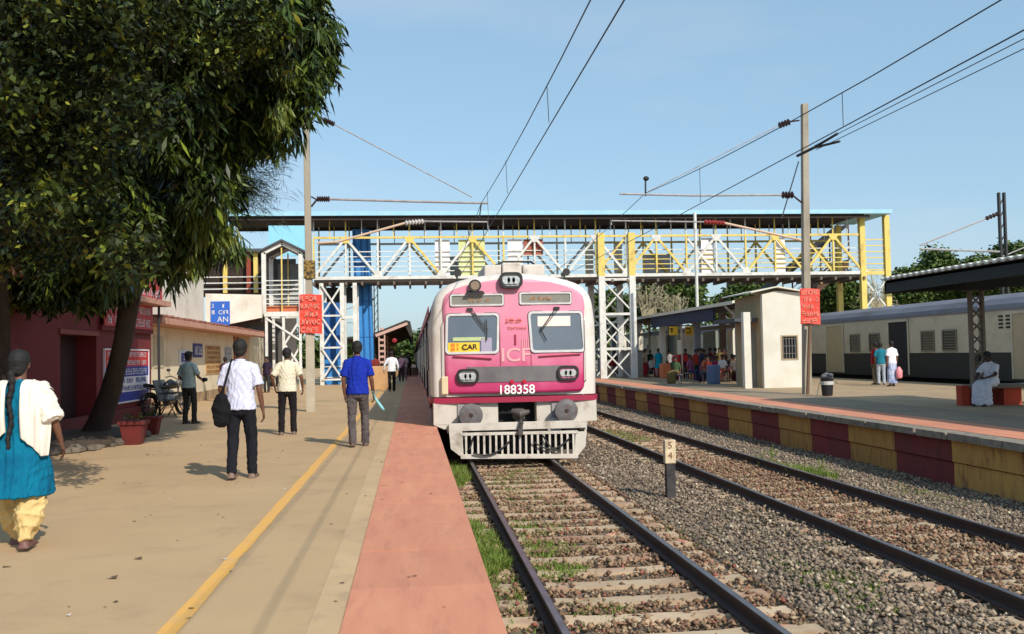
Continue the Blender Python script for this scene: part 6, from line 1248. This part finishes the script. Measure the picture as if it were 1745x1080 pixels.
for i, ((px, py), wh) in enumerate(zip(back, BW_)):
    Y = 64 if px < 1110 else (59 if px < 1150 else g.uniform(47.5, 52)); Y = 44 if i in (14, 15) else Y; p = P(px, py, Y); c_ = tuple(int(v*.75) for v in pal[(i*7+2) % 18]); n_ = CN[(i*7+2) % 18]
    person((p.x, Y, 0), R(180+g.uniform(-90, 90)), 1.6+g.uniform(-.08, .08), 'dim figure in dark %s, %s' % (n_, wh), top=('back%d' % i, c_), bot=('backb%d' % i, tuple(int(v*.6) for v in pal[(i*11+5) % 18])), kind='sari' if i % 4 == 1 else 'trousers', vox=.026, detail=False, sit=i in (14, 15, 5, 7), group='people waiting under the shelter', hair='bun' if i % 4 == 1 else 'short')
pw_ = P(1123, 640, 55); person((pw_.x, 55, 0), R(190), 1.66, 'woman standing in bright teal long tunic in front of the waiting crowd', top=('bright_teal', (20,150,175)), bot=('pinkish', (190,130,130)), kind='salwar', top_len=.3, vox=.018, hair='bun')
flush()
# ================================================================= SMALL THINGS
# dustbin with full liner
pb_ = PZ(1410, 675); t = empty('dustbin', pb_, 'black dustbin overfilled with a dark liner and rags beside the leaning pole', 'dustbin'); x, y = pb_.x, pb_.y
MB().tube([(x, y, .02), (x, y, .04), (x, y, .52), (x, y, .55)], [.15, .16, .20, .21], 18).build('bin', mat('bin_black', lin((30,28,34)), .5), t)
MB().tube([(x, y, .36), (x, y, .47)], [.196, .203], 18).build('white_band', mat('band_white', lin((200,195,190)), .6), t)
g = random.Random(8); o_ = MB()
for k in range(7): o_.ell((x+g.uniform(-.1, .1), y+g.uniform(-.1, .1), .60+g.uniform(-.02, .10)), (g.uniform(.06, .12), g.uniform(.06, .12), g.uniform(.05, .09)), 8, 6)
o_.build('liner', mat('liner_grey', lin((66,64,72)), .4, lin((110,108,112)), 9), t)
MB().tube([(x-.32, y+.05, 0), (x-.25, y, .42), (x+.3, y, .45), (x+.34, y, .38)], .015, 6).build('stand', mat('grey_bars', (0, 0, 0)), t)
# planters
for i, (px, py, s_, lab) in enumerate(((228, 757, .20, 'larger square brick red planter in front of the banner'), (258, 740, .17, 'smaller square brick red planter behind the larger one'))):
    p = PZ(px, py); t = empty('planter', p, lab, 'planter', 'red planters by the station wall'); hh = .36 if i == 0 else .30
    f = MB(); a = s_*.72; 
    V = [(p.x+sx*a, p.y+sy*a, 0) for sx, sy in ((-1,-1),(1,-1),(1,1),(-1,1))]+[(p.x+sx*s_, p.y+sy*s_, hh) for sx, sy in ((-1,-1),(1,-1),(1,1),(-1,1))]; f.add(V, [(3,2,1,0),(0,1,5,4),(1,2,6,5),(2,3,7,6),(3,0,4,7),(4,5,6,7)]); f.build('pot', mat('planter_red', lin((112,34,30)), .85, lin((84,28,26)), 3), t, bevel=.01)
    MB().box((p.x-s_-.03, p.y-s_-.03, hh+.001), (p.x+s_+.03, p.y+s_+.03, hh+.07)).build('rim', mat('planter_red', (0, 0, 0)), t, bevel=.01)
    V, F = leafset(np.array([(p.x+g.uniform(-.6, .6)*s_, p.y+g.uniform(-.6, .6)*s_, hh+.09+g.uniform(0, .05)) for _ in range(10)]), 4, .06, .1, .2, .6, .03, i); tag(npmesh('seedlings', V, F, LEAFF, t), kind='stuff')
# stones round the foot of the tree
g = random.Random(14); ST = mat('edging_stone', lin((118,108,94)), .95, lin((80,72,62)), 6, bump=.5, objrand=.25)
tb = empty('tree_bed', (-6.2, 18.8, 0), 'raised earth bed edged with rough loose stones round the tree foot', 'tree bed')
o_ = MB(); o_.loft([(-6.2, 18.9, 0), (-6.2, 18.9, .12), (-6.2, 18.9, .2)], [(.95, 2.6), (.9, 2.4), (.5, 1.4)], n=24, rnd=False, ref=(1, 0, 0)); o_.build('soil', mat('dark_soil', lin((78,62,48)), .95, lin((58,48,38)), 4, bump=.6), tb, smooth=True)
for k in range(60):
    a = 2*math.pi*k/60; x = -6.2+.98*math.cos(a)+g.uniform(-.06, .06); y = 18.9+2.6*math.sin(a)+g.uniform(-.08, .08); s_ = g.uniform(.05, .12); m_ = MB().ell((0, 0, 0), (s_*g.uniform(.8, 1.3), s_, s_*.8), 7, 5)
    m_.v = [tuple(c*g.uniform(.82, 1.18) for c in v) for v in m_.v]; link('stone', m_.mesh('stone', ST), tb, (x, y, s_*.5), (0, 0, g.uniform(0, 3)))
# folded steel chair / bench against the cream wall
p = PZ(283, 716); t = empty('steel_bench', p, 'dark grey steel waiting seat against the cream wall left of the motorcycle', 'bench'); x, y = p.x-.25, p.y+1.2; SB = mat('bench_steel', lin((84,88,88)), .5, lin((64,68,68)), 6)
for k in range(2):
    yy = y+k*.62; MB().prism([(x-.25, yy, .42), (x+.22, yy, .45), (x+.22, yy, .48), (x-.25, yy, .45)], (0, .54, 0)).build('seat', SB, t); MB().prism([(x-.25, yy, .46), (x-.40, yy, .98), (x-.37, yy, .99), (x-.22, yy, .47)], (0, .54, 0)).build('backrest', SB, t)
    for yq in (yy+.02, yy+.5): o_ = MB(); o_.tube([(x-.25, yq, .64), (x+.2, yq, .62), (x+.2, yq, .46)], .018, 6); o_.build('armrest', DARKM, t)
for yq in (y+.1, y+1.05):
    MB().tube([(x+.2, yq, 0), (x, yq, .42), (x-.25, yq, 0)], .022, 6).build('leg', DARKM, t)
# parked motorcycle
p = PZ(330, 712); mx, my = p.x-1.0, p.y+1.3; t = empty('motorcycle', (mx, my, 0), 'black parked motorcycle on its stand behind the waiting man', 'motorcycle'); BK = mat('gloss_black', (.012,.012,.014), .25, spec=.6); CHR = mat('chrome', lin((170,170,172)), .25, metal=.8)
def mp(u, v, z): a = R(62); return (mx+u*math.cos(a)-v*math.sin(a), my+u*math.sin(a)+v*math.cos(a), z)    # u = lengthwise
for u in (-.64, .64):
    o_ = MB(); o_.tube([mp(u+.27*math.cos(q*math.pi/12), 0, .30+.27*math.sin(q*math.pi/12)) for q in range(25)], .045, 8, False); w_ = o_.build('wheel', mat('tyre', (.012,.012,.012), .85), t, smooth=True); o_ = MB()
    for q in range(10): o_.tube([mp(u, 0, .3), mp(u+.24*math.cos(q*math.pi/5), 0, .30+.24*math.sin(q*math.pi/5))], .006, 4)
    o_.tube([mp(u, -.05, .3), mp(u, .05, .3)], .05, 10); o_.build('spokes', CHR, w_)
o_ = MB(); o_.loft([mp(-.02, 0, .82), mp(.16, 0, .86), mp(.34, 0, .82)], [(.10, .09), (.14, .12), (.09, .08)], ref=(0, 0, 1)); o_.build('fuel_tank', BK, t, smooth=True)
o_ = MB(); o_.loft([mp(-.78, 0, .86), mp(-.4, 0, .80), mp(-.05, 0, .79)], [(.05, .10), (.05, .13), (.05, .08)], ref=(0, 0, 1)); o_.build('seat', mat('seat_vinyl', (.02,.02,.02), .6), t, smooth=True)
o_ = MB(); o_.loft([mp(.0, 0, .42), mp(.22, 0, .45)], [(.16, .13), (.14, .12)], ref=(0, 0, 1)); o_.tube([mp(.1, 0, .5), mp(.16, 0, .7)], .08, 10); o_.build('engine', mat('engine_grey', lin((120,120,120)), .4, metal=.5), t)
for v in (-.07, .07): MB().tube([mp(.64, v, .3), mp(.46, v, .95)], .022, 7).build('fork', CHR, t)
MB().tube([mp(.36, -.36, 1.04), mp(.42, -.2, 1.07), mp(.46, 0, .98), mp(.42, .2, 1.07), mp(.36, .36, 1.04)], .015, 7).build('handlebar', DARKM, t)
for v in (-.3, .3): o_ = MB(); o_.tube([mp(.42, v*.8, 1.06), mp(.42, v, 1.22)], .007, 5); o_.ell(mp(.42, v, 1.24), (.06, .03, .04)); o_.build('mirror', DARKM, t)
MB().ell(mp(.56, 0, .9), (.10, .10, .10), 14, 10).build('headlight', mat('lamp_reflector', (0, 0, 0)), t, smooth=True)
o_ = MB(); o_.tube([mp(.5, 0, .8), mp(-.1, 0, .75), mp(-.3, 0, .5), mp(.3, 0, .3), mp(.5, 0, .8)], .022, 6); o_.tube([mp(-.3, .0, .5), mp(-.64, 0, .3)], .02, 6); o_.tube([mp(-.75, 0, .78), mp(-.3, 0, .7)], .02, 6); o_.build('frame', DARKM, t); MB().tube([mp(.15, .14, .32), mp(-.2, .16, .25), mp(-.8, .16, .33)], [.025, .03, .045], 9).build('exhaust', CHR, t)
o_ = MB(); o_.tube([mp(-.64+.33*math.cos(q*math.pi/12), 0, .30+.33*math.sin(q*math.pi/12)) for q in range(2, 13)], .05, 6); o_.build('rear_mudguard', BK, t); MB().tube([mp(0, .05, .3), mp(-.05, .28, 0)], .015, 6).build('side_stand', DARKM, t)

# scraps, leaves and pebbles lying on the near platform
g = np.random.default_rng(55); n = 260; xs = g.uniform(-5.5, .3, n); ys = 4+18*g.uniform(0, 1, n)**1.3; sz = g.uniform(.006, .022, n); sz[:30] *= 1.9
V = []; F = []
for i in range(n):
    a = g.uniform(0, 6.28); k = len(V); s_ = sz[i]; e = g.uniform(.4, 1.)
    for q, zq in ((0, .003), (1.6, .012), (3.14, .004), (4.7, .016)): V.append((xs[i]+s_*math.cos(a+q), ys[i]+s_*e*math.sin(a+q), .004+zq*e*s_*40))
    F.append((k, k+1, k+2, k+3))
tag(npmesh('platform_litter', np.array(V), np.array(F), mat('litter', lin((140,120,90)), .9, island=[(0, lin((96,78,56))), (.4, lin((130,108,78))), (.7, lin((176,150,110))), (.85, lin((222,214,200))), (1, lin((110,84,60)))])), 'small dry leaves, paper scraps and grit scattered on the near platform', 'litter', kind='stuff')
